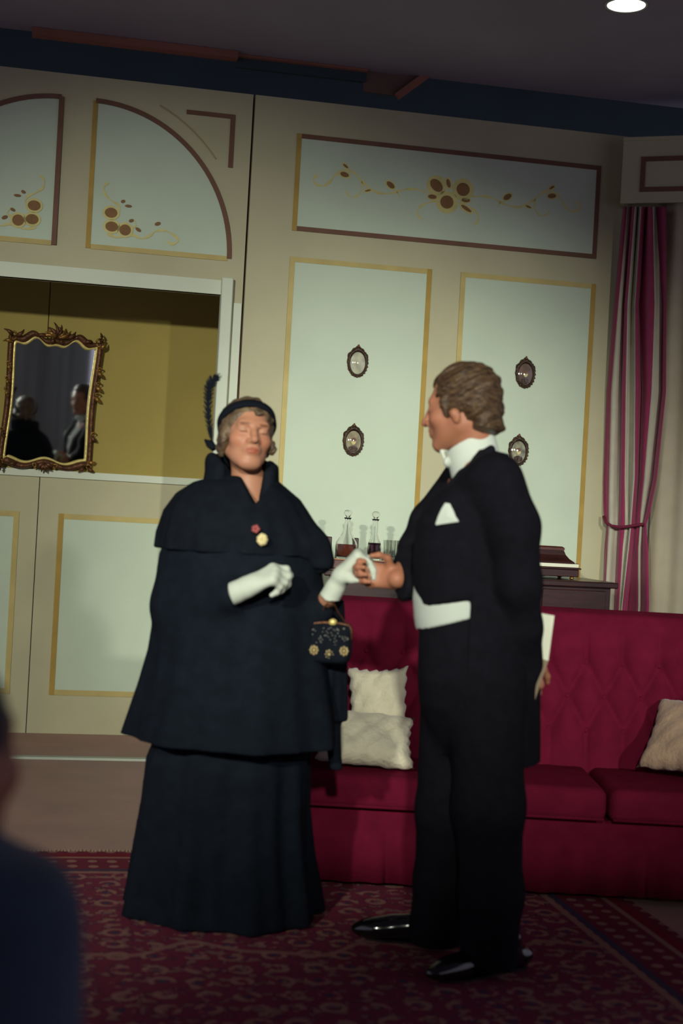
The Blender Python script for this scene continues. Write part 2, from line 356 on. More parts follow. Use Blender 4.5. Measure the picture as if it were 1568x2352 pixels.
def spray_long(mirror):
    cu = Z6(766, 330)[0]; mu = (lambda p: (2 * cu - p[0], p[1])) if mirror else (lambda p: p)
    for pts, w in (([(175, 240), (155, 255), (165, 280), (195, 290), (225, 275), (250, 245), (280, 222), (315, 220), (350, 240), (375, 270), (410, 300), (450, 322), (500, 322), (540, 312), (580, 303), (620, 305), (665, 318)], 0.014),
                   ([(372, 268), (373, 300), (355, 332), (330, 340), (308, 325), (300, 305)], 0.010), ([(720, 355), (680, 362), (645, 375), (625, 400), (628, 428), (650, 438)], 0.012), ([(530, 315), (538, 328), (542, 340)], 0.008)):
        ribbon(wall_back, [mu(Z6(*p)) for p in pts], w, M_FLOWERC)
    for x, y, a, b, g in ((295, 238, 20, 11, -0.2), (502, 285, 21, 12, -0.6), (300, 200, 14, 5, -0.6), (400, 310, 14, 4, 0.3), (690, 338, 20, 10, 0)):
        u, v = mu(Z6(x, y)); g = -g if mirror else g
        disc(wall_back, u, v, (a + 7) * PX6, (b + 6) * PX6, M_FLOWERC, g, 0.0056, 'painted_leaf_edge'); disc(wall_back, u, v, a * PX6, b * PX6, M_FLOWERB, g, 0.0062, 'painted_leaf')
spray_long(False); spray_long(True)
for x, y, R_, a, b, g in ((708, 287, 46, 34, 24, -0.7), (828, 305, 50, 31, 30, 0), (755, 362, 52, 31, 30, 0)):
    u, v = Z6(x, y); disc(wall_back, u, v, R_ * PX6, R_ * PX6, M_FLOWERC, 0, 0.0062, 'painted_flower'); disc(wall_back, u, v, a * PX6, b * PX6, M_FLOWERB, g, 0.007, 'painted_flower_heart')
for x, y, a, b, g in ((762, 278, 9, 20, 0.3), (842, 391, 28, 8, -0.5)):
    u, v = Z6(x, y); disc(wall_back, u, v, (a + 9) * PX6, (b + 9) * PX6, M_FLOWERC, g, 0.0058, 'painted_leaf_edge'); disc(wall_back, u, v, a * PX6, b * PX6, M_FLOWERB, g, 0.0075, 'painted_leaf')
def spray_corner(mirror):
    mu = (lambda p: (2 * -0.177 - p[0], p[1])) if mirror else (lambda p: p)
    for pts, w in (([(632, 605), (605, 628), (608, 670), (640, 705), (685, 735), (700, 770)], 0.012), ([(620, 905), (690, 925), (770, 912), (820, 932), (870, 915), (900, 890), (950, 885), (1000, 905), (1035, 942), (1000, 965), (965, 945)], 0.013), ([(760, 870), (790, 855), (775, 820)], 0.009)):
        ribbon(wall_left, [mu(Z5(*p)) for p in pts], w, M_FLOWERC)
    for x, y, a, b in ((645, 782, 36, 29), (648, 862, 36, 29), (726, 882, 33, 32)):
        u, v = mu(Z5(x, y)); disc(wall_left, u, v, (a + 13) * PX5, (b + 13) * PX5, M_FLOWERC, 0, 0.006, 'painted_flower'); disc(wall_left, u, v, a * PX5, b * PX5, M_FLOWERB, 0, 0.0068, 'painted_flower_heart')
    for x, y, a, b, g in ((714, 716, 13, 9, 0.4), (745, 743, 20, 8, 0), (762, 828, 15, 9, 0.4), (802, 880, 18, 10, -0.5), (915, 846, 18, 10, 0.4)):
        u, v = mu(Z5(x, y)); disc(wall_left, u, v, a * PX5, b * PX5, M_FLOWERB, -g if mirror else g, 0.0072, 'painted_leaf')
spray_corner(False); spray_corner(True)
# --- doorway lining: proud white post on the right, grey strip, header lining
struct(bevel_obj(MB().wbox(0.588, 0.645, 0, 2.482, -0.03, 0.045).build('trim_door_post', M_WHITEP), 0.004, 1))
struct(bevel_obj(MB().wbox(-1.0, -0.94, 0, 2.482, -0.03, 0.045).build('trim_door_post_far', M_WHITEP), 0.004, 1))
struct(MB().wbox(0.655, 0.698, 0, 2.36, -0.001, 0.006).build('trim_strip', M_WHITEP))
struct(MB().wbox(-0.94, 0.587, 2.397, 2.47, -0.03, 0.012).build('trim_header', M_WHITEP))
# --- hall behind the doorway
wall_hall = MB(); wall_hall.wbox(-2.2, -0.2775, 0, 2.9, HALL - 0.04, HALL); wall_hall.wbox(-0.2725, 1.6, 0, 2.9, HALL - 0.04, HALL)
wall_hall = struct(wall_hall.build('wall_hall', M_CREAM))
struct(MB().wbox(-0.30, -0.25, 0, 2.9, HALL - 0.06, HALL - 0.041).build('trim_hall_batten', M_BATTEN))
MB().wbox(-2.2, -0.2775, 1.463, 2.9, HALL, HALL + 0.003).build('upper_wall', M_YELLOW, wall_hall)
MB().wbox(-0.2725, 1.6, 1.463, 2.9, HALL, HALL + 0.003).build('upper_wall', M_YELLOW, wall_hall)
MB().wbox(-2.2, 1.6, 1.424, 1.463, HALL, HALL + 0.018).build('dado_rail', M_WHITEP, wall_hall)
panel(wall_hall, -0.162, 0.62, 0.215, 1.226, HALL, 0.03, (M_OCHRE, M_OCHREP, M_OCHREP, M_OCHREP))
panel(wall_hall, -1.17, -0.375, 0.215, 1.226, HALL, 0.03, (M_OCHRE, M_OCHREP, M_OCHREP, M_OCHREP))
struct(MB().wbox(1.25, 1.3, 0, 2.9, HALL, -0.06).build('wall_hall_end', M_YELLOW))
# --- splayed window wall on the right
CA = math.radians(-19); CU = np.array([math.cos(CA), math.sin(CA), 0]); CN = np.array([math.sin(CA), -math.cos(CA), 0]); CO = W(2.76, 0, 0.0)
def WR(u, v, d=0.0): return CO + CU * u + CN * d + np.array([0, 0, v])
def rbox(mb, u0, u1, v0, v1, d0, d1):
    return mb.hexa([WR(u0, v0, d1), WR(u1, v0, d1), WR(u1, v0, d0), WR(u0, v0, d0), WR(u0, v1, d1), WR(u1, v1, d1), WR(u1, v1, d0), WR(u0, v1, d0)])
def wr_uv(x, y, d=0.0):
    q = ray(x, y); t = ((CO + CN * d - CAM) @ CN) / (q @ CN); p = CAM + q * t
    return float((p - CO) @ CU), float(p[2])
wr = MB(); rbox(wr, 0, 0.16, 0, TOP, -0.05, 0); rbox(wr, 0.16, 0.95, 2.75, TOP, -0.05, 0); rbox(wr, 0.16, 0.95, 0, 0.30, -0.05, 0); rbox(wr, 0.95, 3.0, 0, TOP, -0.05, 0)
wall_right = struct(wr.build('wall_right', M_CREAM))
# window
win = MB()
for a in ((0.16, 0.21, 0.30, 2.75), (0.90, 0.95, 0.30, 2.75), (0.21, 0.90, 0.30, 0.36), (0.21, 0.90, 2.69, 2.75), (0.535, 0.575, 0.36, 2.69)): rbox(win, *a, -0.05, -0.005)
win = struct(win.build('window_1', M_WHITEP))
for a in ((0.21, 0.535), (0.575, 0.90)):
    for j in range(3): rbox(MB(), a[0], a[1], 0.36 + j * 0.777, 0.36 + (j + 1) * 0.777 - 0.02, -0.032, -0.026).build('pane', M_PANE, win)
    for j in (1, 2): rbox(MB(), a[0], a[1], 0.34 + j * 0.777, 0.36 + j * 0.777, -0.04, -0.012).build('glazing_bar', M_WHITEP, win)
# pelmet box above the window
pu0, pv0 = wr_uv(1424, 467, 0.16); pu1 = pu0 + 0.95
pv1 = wr_uv(1424, 338, 0.16)[1]
pel = thing('pelmet', 'painted box pelmet with outlined panel above the striped curtain', 'pelmet', WR(pu0, pv0, 0.0))
pb = MB(); rbox(pb, pu0, pu1, pv0, pv1 + 0.03, 0.145, 0.16); rbox(pb, pu0, pu0 + 0.018, pv0, pv1 + 0.03, 0.0, 0.145); rbox(pb, pu1 - 0.018, pu1, pv0, pv1 + 0.03, 0.0, 0.145); rbox(pb, pu0, pu1, pv1 + 0.03, pv1 + 0.048, 0.0, 0.17)
pb.build('board', M_CREAM, pel)
q0u, q0v = wr_uv(1468, 441, 0.16); q1v = wr_uv(1468, 361, 0.16)[1]
for a in ((q0u, q0u + 0.024, q0v, q1v), (pu1 - 0.12, pu1 - 0.096, q0v, q1v), (q0u + 0.024, pu1 - 0.12, q0v, q0v + 0.024), (q0u + 0.024, pu1 - 0.12, q1v - 0.024, q1v)): rbox(MB(), *a, 0.16, 0.167).build('moulding', M_UMBER, pel)
# drapes closing the auditorium behind the audience
struct(MB().box((-5, -5.6, 0), (5, -5.5, 3.62)).build('wall_front', mat('dark_drape', srgb(120, 122, 112), 0.95, 0.3, 1.2, stretch=(8, 1, 0.2))))
# --- ceiling
CZ = 3.62
ceil = MB().hexa([(-5, -5.6, CZ), (5, -5.6, CZ), tuple(W(6.3, CZ, 0.02)), tuple(W(-3.8, CZ, 0.02)), (-5, -5.6, CZ + 0.08), (5, -5.6, CZ + 0.08), tuple(W(6.3, CZ + 0.08, 0.02)), tuple(W(-3.8, CZ + 0.08, 0.02))])
ceil = struct(ceil.build('ceiling', M_CEIL))
MB().wbox(-0.42, 0.60, CZ - 0.035, CZ - 0.001, 0.03, 0.10).build('edge_batten', M_BATTEN, ceil)
MB().wbox(0.60, 1.28, CZ - 0.012, CZ - 0.001, 0.03, 0.06).build('edge_batten', M_BATTEN, ceil)
MB().wbox(0.60, 1.28, CZ - 0.06, CZ - 0.001, 0.0, 0.03).build('edge_board', M_CEILB, ceil)
struct(MB().wbox(-3.8, 6.0, 0, 4.6, -1.6, -1.5).build('wall_rear', M_CEILB))
struct(MB().wbox(-3.8, 6.0, 4.5, 4.6, -1.5, 0.02).build('ceiling_fly_space', M_CEILB))
# bracing boards hanging at the ceiling edge above the right flat
br = thing('ceiling_brace', 'brown diagonal timber brace with plywood web under the dark ceiling', 'brace', W(1.4, 3.45, 0.0))
p0, p1 = wuv(908, 226, 0.0), wuv(1040, 130, 0.0)
bt = MB(); dv = np.array([p1[0] - p0[0], p1[1] - p0[1]]); dv /= np.linalg.norm(dv); nv = np.array([-dv[1], dv[0]]) * 0.018
cs = [np.array(p0) - nv, np.array(p1) - nv, np.array(p1) + nv, np.array(p0) + nv]
bt.add([W(*c, 0.05) for c in cs] + [W(*c, 0.02) for c in cs], [(0, 1, 2, 3), (7, 6, 5, 4), (0, 4, 5, 1), (1, 5, 6, 2), (2, 6, 7, 3), (3, 7, 4, 0)]); fixn(bt.build('diagonal_timber', M_BATTEN, br))
cs = [wuv(830, 138), wuv(1036, 128), wuv(905, 222), wuv(834, 212)]; bw = MB(); bw.add([W(*c, 0.02) for c in cs] + [W(*c, 0.005) for c in cs], [(0, 1, 2, 3), (7, 6, 5, 4), (0, 4, 5, 1), (1, 5, 6, 2), (2, 6, 7, 3), (3, 7, 4, 0)]); fixn(bw.build('plywood_web', mat('brown_plywood', srgb(112, 88, 80), 0.85), br))
# recessed ceiling lamp
lp = floor_pt(1438, 11, CZ); lt = thing('ceiling_lamp', 'round white glowing lamp recessed in the dark ceiling', 'lamp', lp)
MB().lathe(lp, [(0.094, 0.0), (0.094, -0.004), (0.088, -0.006), (0.084, -0.002)], 32).build('rim', M_GREYP, lt, True)
MB().lathe(lp, [(0.084, -0.001), (0.084, -0.003), (0.06, -0.006), (0.01, -0.008)], 32).build('diffuser', M_LAMP, lt, True)

# ================================================================== RUG
def rug():
    o0 = np.array([-0.82, 5.30, 0.0]) - UA * 1.9; Lu, Ld = 3.72, 3.6
    m = bpy.data.materials.new('persian_rug'); m.use_nodes = True; nt = m.node_tree; n = nt.nodes; L = nt.links; b = n['Principled BSDF']; b.inputs['Roughness'].default_value = 0.95; b.inputs['Specular IOR Level'].default_value = 0.1
    tc = n.new('ShaderNodeTexCoord')
    def math_(op, a, c=None, d=None):
        q = n.new('ShaderNodeMath'); q.operation = op
        for i, x in enumerate((a, c, d)):
            if x is None: continue
            if isinstance(x, (int, float)): q.inputs[i].default_value = x
            else: L.new(x, q.inputs[i])
        return q.outputs[0]
    sp = n.new('ShaderNodeSeparateXYZ'); L.new(tc.outputs['Object'], sp.inputs[0]); X, Y = sp.outputs[0], sp.outputs[1]
    # distance to the nearest edge (object origin is the far left corner, x along the far edge, y towards the viewer)
    e = math_('MINIMUM', math_('MINIMUM', X, math_('SUBTRACT', Lu, X)), math_('MINIMUM', Y, math_('SUBTRACT', Ld, Y)))
    def mix(f, c1, c2):
        q = n.new('ShaderNodeMix'); q.data_type = 'RGBA'
        L.new(f, q.inputs[0])
        for i, c in ((6, c1), (7, c2)):
            if isinstance(c, tuple): q.inputs[i].default_value = c
            else: L.new(c, q.inputs[i])
        return q.outputs[2]
    vo = n.new('ShaderNodeTexVoronoi'); vo.inputs['Scale'].default_value = 9; vo.inputs['Randomness'].default_value = 0.25; L.new(tc.outputs['Object'], vo.inputs['Vector'])
    ring = math_('LESS_THAN', math_('ABSOLUTE', math_('SUBTRACT', vo.outputs['Distance'], 0.28)), 0.07)
    heart = math_('LESS_THAN', vo.outputs['Distance'], 0.12)
    nz = n.new('ShaderNodeTexNoise'); nz.inputs['Scale'].default_value = 26; nz.inputs['Detail'].default_value = 6; L.new(tc.outputs['Object'], nz.inputs['Vector'])
    nz2 = n.new('ShaderNodeTexNoise'); nz2.inputs['Scale'].default_value = 3.2; L.new(tc.outputs['Object'], nz2.inputs['Vector'])
    red = srgb(120, 48, 68); wine = srgb(98, 46, 66); cream = srgb(150, 108, 98); blue = srgb(72, 58, 80)
    field = mix(math_('GREATER_THAN', nz.outputs[0], 0.52), red, wine)
    field = mix(math_('MULTIPLY', ring, math_('GREATER_THAN', nz.outputs[0], 0.47)), field, cream); field = mix(heart, field, blue)
    field = mix(math_('MULTIPLY', math_('GREATER_THAN', nz.outputs[0], 0.585), 0.7), field, cream)
    # wavy vine that bounds the inner medallion
    wv = math_('ADD', math_('MULTIPLY', math_('SINE', math_('MULTIPLY', X, 11.0)), 0.055), math_('MULTIPLY', math_('SINE', math_('MULTIPLY', X, 23.0)), 0.02))
    vine = math_('LESS_THAN', math_('ABSOLUTE', math_('SUBTRACT', math_('SUBTRACT', Y, 1.18), wv)), 0.014)
    field = mix(math_('MULTIPLY', vine, 0.8), field, cream)
    vo2 = n.new('ShaderNodeTexVoronoi'); vo2.inputs['Scale'].default_value = 14; vo2.inputs['Randomness'].default_value = 0.1; L.new(tc.outputs['Object'], vo2.inputs['Vector'])
    border = mix(math_('LESS_THAN', vo2.outputs['Distance'], 0.26), srgb(112, 42, 60), cream)
    c = mix(math_('LESS_THAN', e, 0.30), field, border)
    for d, w, cc in ((0.30, 0.012, cream), (0.27, 0.014, blue), (0.09, 0.012, cream), (0.06, 0.02, srgb(122, 30, 46))):
        c = mix(math_('LESS_THAN', math_('ABSOLUTE', math_('SUBTRACT', e, d)), w), c, cc)
    L.new(c, b.inputs['Base Color'])
    bp = n.new('ShaderNodeBump'); bp.inputs['Strength'].default_value = 0.4; bp.inputs['Distance'].default_value = 0.004; L.new(nz.outputs[0], bp.inputs['Height']); L.new(bp.outputs[0], b.inputs['Normal'])
    r = thing('rug', 'patterned dark red oriental rug under the two standing actors', 'rug', o0)
    v = []; f = []; R3 = Matrix.Rotation(PSI, 4, 'Z') @ Matrix.Diagonal((1, -1, 1, 1))
    pile = link('pile', [(0, 0, 0.0005), (Lu, 0, 0.0005), (Lu, Ld, 0.0005), (0, Ld, 0.0005), (0, 0, 0.008), (Lu, 0, 0.008), (Lu, Ld, 0.008), (0, Ld, 0.008)], [(0, 3, 2, 1), (4, 5, 6, 7), (0, 1, 5, 4), (1, 2, 6, 5), (2, 3, 7, 6), (3, 0, 4, 7)], m)
    pile.matrix_world = Matrix.Translation(Vector(o0)) @ Matrix.Rotation(PSI, 4, 'Z') @ Matrix.Diagonal((1, -1, 1, 1)); pile.parent = r; pile.matrix_parent_inverse = r.matrix_world.inverted()
    fr = MB(); du = -NA
    for i in range(int(Lu / 0.014)):
        a = o0 + UA * (i * 0.014 + 0.004) + np.array([0, 0, 0.003]); l = 0.04 + 0.02 * random.random(); s = UA * random.uniform(-0.006, 0.006)
        fr.add([a - UA * 0.004, a + UA * 0.004, a + UA * 0.003 + du * l + s, a - UA * 0.003 + du * l + s, a + np.array([0, 0, 0.004])], [(0, 1, 2, 3), (0, 4, 1), (1, 4, 2), (2, 4, 3), (3, 4, 0)])
    k = fr.build('fringe', mat('rug_fringe', srgb(190, 160, 132), 0.9, 0.1, 30), r); k['kind'] = 'stuff'
rug()

# ================================================================== SOFA
def sofa():
    X0, X1 = -0.24, 1.60; S = thing('sofa', 'deep red velvet sofa with button-tufted back behind the two actors', 'sofa', (0.7, 5.4, 0.0))
    pitch = 0.1425; xs0 = 0.98; rows = [0.537, 0.662, 0.79]
    prof = [(5.40, 0.34), (5.405, 0.38), (5.43, 0.44), (5.46, 0.537), (5.50, 0.662), (5.535, 0.79), (5.56, 0.88), (5.575, 0.94), (5.60, 0.975), (5.65, 0.992), (5.71, 0.985), (5.76, 0.95), (5.79, 0.88), (5.80, 0.6), (5.80, 0.10)]
    # resample
    pr = [prof[0]]
    for a, b in zip(prof[:-1], prof[1:]):
        n = max(1, int(math.hypot(b[0] - a[0], b[1] - a[1]) / 0.011)); pr += [(a[0] + (b[0] - a[0]) * i / n, a[1] + (b[1] - a[1]) * i / n) for i in range(1, n + 1)]
    nx = int((X1 - X0) / 0.010); v = []; f = []
    for j, (y, z) in enumerate(pr):
        front = y < 5.60
        for i in range(nx + 1):
            x = X0 + (X1 - X0) * i / nx; p = (x - xs0) / pitch
            if front:
                if z < rows[0]: h = abs(math.sin(math.pi * p)) ** 0.55 * max(0.35, 1 - (rows[0] - z) / 0.25)
                elif z > rows[2]: h = abs(math.sin(math.pi * p)) ** 0.55; fade = min(1, (z - rows[2]) / 0.16); h = h * (1 - fade) + 0.85 * fade
                else:
                    q = (z - rows[0]) / ((rows[2] - rows[0]) / 2); a = p + q / 2; b = p - q / 2; h = (abs(math.sin(math.pi * a)) * abs(math.sin(math.pi * b))) ** 0.42
            else: h = 0.85 if z > 0.5 or y < 5.7 else 0.4
            e = min(1, min(x - X0, X1 - x) / 0.05 + 0.2)
            v.append((x, y - 0.042 * h * e if front else y - 0.042 * h * e * max(0, 1 - (y - 5.6) / 0.1), z + (0.0 if front else 0)))
    for j in range(len(pr) - 1):
        for i in range(nx): k = j * (nx + 1) + i; f.append((k, k + 1, k + nx + 2, k + nx + 1))
    f.append(tuple(j * (nx + 1) for j in range(len(pr)))[::-1]); f.append(tuple(j * (nx + 1) + nx for j in range(len(pr))))
    back = fixn(link('backrest', v, f, M_VELVET, S, True))
    first = None
    for j, z in enumerate(rows):
        y = np.interp(z, [0.537, 0.662, 0.79], [5.46, 5.50, 5.535]) - 0.006
        for i in range(-10, 6):
            x = xs0 + (i + (0.5 if j == 1 else 0)) * pitch
            if not X0 + 0.05 < x < X1 - 0.05: continue
            if first is None:
                first = MB().lathe((0, 0, 0), [(0.002, -0.006), (0.009, -0.004), (0.011, 0), (0.009, 0.004), (0.002, 0.006)], 10).build('button', M_VELVET, back, True)
                o = first
            else:
                o = first.copy(); COL.objects.link(o)
            o.parent = back; o.matrix_parent_inverse = back.matrix_world.inverted(); o.matrix_world = Matrix.Translation((x, y, z)) @ Matrix.Rotation(math.radians(75), 4, 'X')
    # seat cushions
    w = (X1 - X0) / 3
    for i in range(3):
        a = X0 + i * w + 0.004; b = X0 + (i + 1) * w - 0.004
        g = bevel_obj(MB().box((a, 4.955, 0.285), (b, 5.47, 0.405)).build('seat_cushion', M_VELVET, S), 0.035, 4)
        MB().tube([(a + 0.012, 4.953, 0.30), (b - 0.012, 4.953, 0.30)], 0.006).build('piping', M_VELVET, g, True)
    MB().box((X0, 5.0, 0.19), (X1, 5.75, 0.287)).build('seat_frame', M_VELVET, S)
    # pleated skirt round the base
    v = []; f = []; n = 220
    for i in range(n + 1):
        x = X0 + (X1 - X0) * i / n; d = 0.010 * (1 - abs(math.sin(math.pi * (x - X0) / 0.23)) ** 0.25) + 0.004 * math.sin(x * 55)
        v += [(x, 5.003, 0.215), (x, 4.985 + d, 0.20), (x, 4.978 + d * 1.6, 0.03), (x, 4.992 + d * 1.6, 0.03)]
        if i: k = 4 * i - 4; f += [(k, k + 4, k + 5, k + 1), (k + 1, k + 5, k + 6, k + 2), (k + 2, k + 6, k + 7, k + 3)]
    fixn(link('skirt', v, f, M_VELVET, S, True))
    for s, a in ((-1, X0), (1, X1)):
        lo, hi = (a - 0.17, a - 0.002) if s < 0 else (a + 0.002, a + 0.17)
        arm = bevel_obj(MB().box((lo, 4.97, 0.03), (hi, 5.74, 0.56)).build('arm', M_VELVET, S), 0.05, 3)
        MB().tube([((lo + hi) / 2, 4.95, 0.55), ((lo + hi) / 2, 5.2, 0.555), ((lo + hi) / 2, 5.66, 0.60)], [0.098, 0.1, 0.1], 18).build('arm_roll', M_VELVET, arm, True)
        for y in (5.02, 5.68): MB().lathe(((lo + hi) / 2, y, 0.0088), [(0.02, 0), (0.028, 0.02), (0.026, 0.04)], 12).build('foot', M_WOODD, S, True)
sofa()
def cushion(label, c, w, h, th, right, up, m, cat='cushion', seed=1, name='cushion'):
    rng = np.random.RandomState(seed); n = 26; right = nrm(right); up = nrm(np.array(up) - right * (np.array(up) @ right)); nn = np.cross(right, up); v = []; f = []
    for s in (1, -1):
        for j in range(n + 1):
            for i in range(n + 1):
                a = 2 * i / n - 1; b = 2 * j / n - 1
                pin = 1 - 0.10 * (1 - a * a) * abs(b) ** 2; pin2 = 1 - 0.10 * (1 - b * b) * abs(a) ** 2
                t = max(0, (1 - a ** 4) * (1 - b ** 4)) ** 0.5
                r = 0.004 * math.sin(a * 19 + seed) * abs(b) ** 8 + 0.004 * math.sin(b * 17 + seed) * abs(a) ** 8
                wr_ = 0.004 * math.sin(a * 7 + b * 5 + seed) + 0.003 * math.sin(a * 13 - b * 9)
                q = np.array(c) + right * (a * w / 2 * pin2 + r) + up * (b * h / 2 * pin + r) + nn * s * (t * th / 2 + wr_ * t)
                v.append(q)
    N1 = (n + 1) ** 2
    for s in (0, 1):
        for j in range(n):
            for i in range(n):
                k = s * N1 + j * (n + 1) + i; q = (k, k + 1, k + n + 2, k + n + 1); f.append(q if s == 0 else q[::-1])
    o = link(name, v, f, m, None, True); bm = bmesh.new(); bm.from_mesh(o.data); bmesh.ops.remove_doubles(bm, verts=bm.verts, dist=0.0003); bm.to_mesh(o.data); bm.free()
    return tag(o, label, cat)
cu = P(868, 1618, 5.31); cushion('cream plush cushion leaning upright against the tufted red backrest', cu, 0.225, 0.28, 0.10, (1, 0.0, 0.06), (-0.03, 0.22, 1), M_CUSHW, seed=3)
cl = P(838, 1703, 5.14); cushion('cream plush cushion lying flat in front of the upright cushion on the sofa', cl + np.array([0, -0.01, 0.012]), 0.355, 0.24, 0.10, (1, 0.03, -0.05), (0.0, 0.75, 0.62), M_CUSHW, seed=8)
cr_ = nrm((0.84, -0.50, 0.02)); cp_ = np.array([0.46, 0.50, 0.66]); cp_ = nrm(cp_ - cr_ * (cp_ @ cr_)); ct = P(1462, 1762, 5.26) + cr_ * 0.18 + cp_ * 0.165
cushion('tan plush cushion leaning on the far end of the red sofa', ct, 0.36, 0.33, 0.12, cr_, cp_, M_CUSHT, seed=5)

# ================================================================== SIDEBOARD AND WHAT STANDS ON IT
cu0 = wuv(742, 1300, 0.56)[0]; cu1 = wuv(1421, 1336, 0.60)[0]; CT = 1.042
sb = thing('sideboard', 'long dark mahogany sideboard against the panelled wall behind the sofa', 'sideboard', W((cu0 + cu1) / 2, 0, 0.22))
bevel_obj(MB().wbox(cu0, cu1, CT - 0.03, CT, 0.13, 0.60).build('top', M_WOODD, sb), 0.006, 2)
MB().wbox(cu0 + 0.03, cu1 - 0.03, 0.10, CT - 0.03, 0.14, 0.57).build('body', M_WOODD, sb)
MB().wbox(cu0 + 0.02, cu1 - 0.02, 0.05, 0.10, 0.14, 0.58).build('plinth', M_WOODD, sb)
nd = 4; dw = (cu1 - cu0 - 0.10) / nd
for i in range(nd):
    a = cu0 + 0.05 + i * dw + 0.008; b = a + dw - 0.016
    d = bevel_obj(MB().wbox(a, b, 0.14, 0.80, 0.57, 0.585).build('door', M_WOODD, sb), 0.003, 1); MB().lathe(W(b - 0.03 if i % 2 == 0 else a + 0.03, 0.5, 0.60), [(0.003, -0.01), (0.011, -0.006), (0.012, 0.004), (0.004, 0.010)], 12).build('knob', M_GOLD, d, True)
    d = bevel_obj(MB().wbox(a, b, 0.82, CT - 0.045, 0.57, 0.585).build('drawer', M_WOODD, sb), 0.003, 1); MB().lathe(W((a + b) / 2, 0.9, 0.60), [(0.003, -0.01), (0.011, -0.006), (0.012, 0.004), (0.004, 0.010)], 12).build('knob', M_GOLD, d, True)
for u in (cu0 + 0.06, cu1 - 0.06):
    for d in (0.19, 0.53): MB().lathe(W(u, 0, d), [(0.02, 0), (0.03, 0.02), (0.028, 0.05)], 12).build('foot', M_WOODD, sb, True)
# decanter stand with two decanters
D0 = 0.34
def on_cab(x, y=1285, d=D0): return wuv(x, y, d)[0]
s0, s1 = on_cab(754), on_cab(950); dm = on_cab(821)
st = thing('decanter_stand', 'dark wooden stand with upright posts holding decanters and tumblers on the sideboard', 'decanter stand', W((s0 + s1) / 2, CT, D0))
bevel_obj(MB().wbox(s0 - 0.01, s1 + 0.01, CT + 0.0005, CT + 0.044, D0 - 0.085, D0 + 0.085).build('base', M_WOODR, st), 0.004, 2)
MB().wbox(s0 - 0.010, s1 + 0.010, CT + 0.044, CT + 0.048, D0 + 0.078, D0 + 0.085).build('lip', mat('pale_wood_edge', srgb(176, 128, 88), 0.4), st)
for u0, u1 in ((s0 - 0.008, s0 + 0.022), (dm - 0.011, dm + 0.011), (s1 - 0.012, s1 + 0.012)):
    bevel_obj(MB().wbox(u0, u1, CT + 0.044, CT + 0.152, D0 - 0.075, D0 - 0.045).build('post', M_WOODD, st), 0.003, 1)
def decanter(x, label, liquid, wide, fill):
    u = on_cab(x); c = W(u, CT + 0.0445, D0 + 0.015); t = thing('decanter', label, 'decanter', c)
    w = wide
    out = [(w * 0.92, 0.0), (w, 0.006), (w, 0.085), (w * 0.93, 0.10), (w * 0.62, 0.128), (w * 0.38, 0.155), (0.0155, 0.185), (0.0135, 0.225), (0.020, 0.236)]
    inn = [(0.016, 0.234), (0.010, 0.222), (0.012, 0.185), (w * 0.38 - 0.003, 0.153), (w * 0.62 - 0.004, 0.126), (w * 0.93 - 0.004, 0.098), (w - 0.005, 0.083), (w - 0.005, 0.016), (w * 0.5, 0.014)]
    hs = lambda p: [(r_, z_ * 0.88) for r_, z_ in p]
    MB().lathe(c, hs(out + inn), 28).build('bottle', M_GLASS, t, True)
    MB().lathe(c, hs([(w * 0.5, 0.0145), (w - 0.0056, 0.0165), (w - 0.0056, fill), (0.002, fill)]), 28).build('spirit', liquid, t, True)
    MB().lathe(c, hs([(0.008, 0.226), (0.009, 0.240), (0.012, 0.245), (0.020, 0.258), (0.0205, 0.266), (0.015, 0.276), (0.005, 0.279)]), 20).build('stopper', M_GLASS, t, True)
decanter(792, 'clear glass decanter of amber spirit with round stopper on the sideboard', M_AMBER, 0.054, 0.085)
decanter(856, 'clear glass decanter of dark port beside the amber decanter', M_DARKSP, 0.034, 0.100)
gl0 = None
for i, (x, d) in enumerate(((885, 0.365), (891, 0.30), (900, 0.375), (909, 0.305), (916, 0.375), (925, 0.30), (932, 0.365))):
    c = W(on_cab(x, 1285, d), CT + 0.0445, d)
    if gl0 is None:
        gl0 = MB().lathe((0, 0, 0), [(0.012, 0), (0.0135, 0.003), (0.0145, 0.05), (0.0165, 0.106), (0.0138, 0.106), (0.0115, 0.05), (0.0105, 0.026), (0.005, 0.022)], 9).build('tumbler', M_CUT); o = gl0
    else: o = gl0.copy(); COL.objects.link(o)
    o.location = tuple(map(float, c)); tag(o, 'small clear glass tumbler in the cluster beside the decanters in the wooden stand', 'glass', 'tumblers in the decanter stand')
# casket with flared lid, on a pale-edged book
k0, k1 = on_cab(1215, 1300, 0.36), on_cab(1283, 1255, 0.36); ka = (k0 + k1) / 2
def flared(name, rows, m, parent=None):
    v = []; f = []
    for u0, u1, z, d0, d1 in rows: v += [W(u0, z, d1), W(u1, z, d1), W(u1, z, d0), W(u0, z, d0)]
    for j in range(len(rows) - 1):
        for i in range(4): f.append((4 * j + i, 4 * j + (i + 1) % 4, 4 * j + 4 + (i + 1) % 4, 4 * j + 4 + i))
    f += [(3, 2, 1, 0), tuple(4 * (len(rows) - 1) + i for i in range(4))]
    return fixn(link(name, v, f, m, parent))
kb = k1 + 0.075; kl = k0 - 0.16
bx_ = thing('writing_box', 'dark low wooden box carrying a book and casket on the sideboard', 'box', W((kl + kb) / 2, CT, 0.36))
bevel_obj(MB().wbox(kl, kb, CT + 0.014, CT + 0.052, 0.25, 0.47).build('case', M_WOODD, bx_), 0.004, 2)
bevel_obj(MB().wbox(kl - 0.008, kb + 0.008, CT + 0.052, CT + 0.060, 0.24, 0.48).build('lid', M_WOODD, bx_), 0.002, 1)
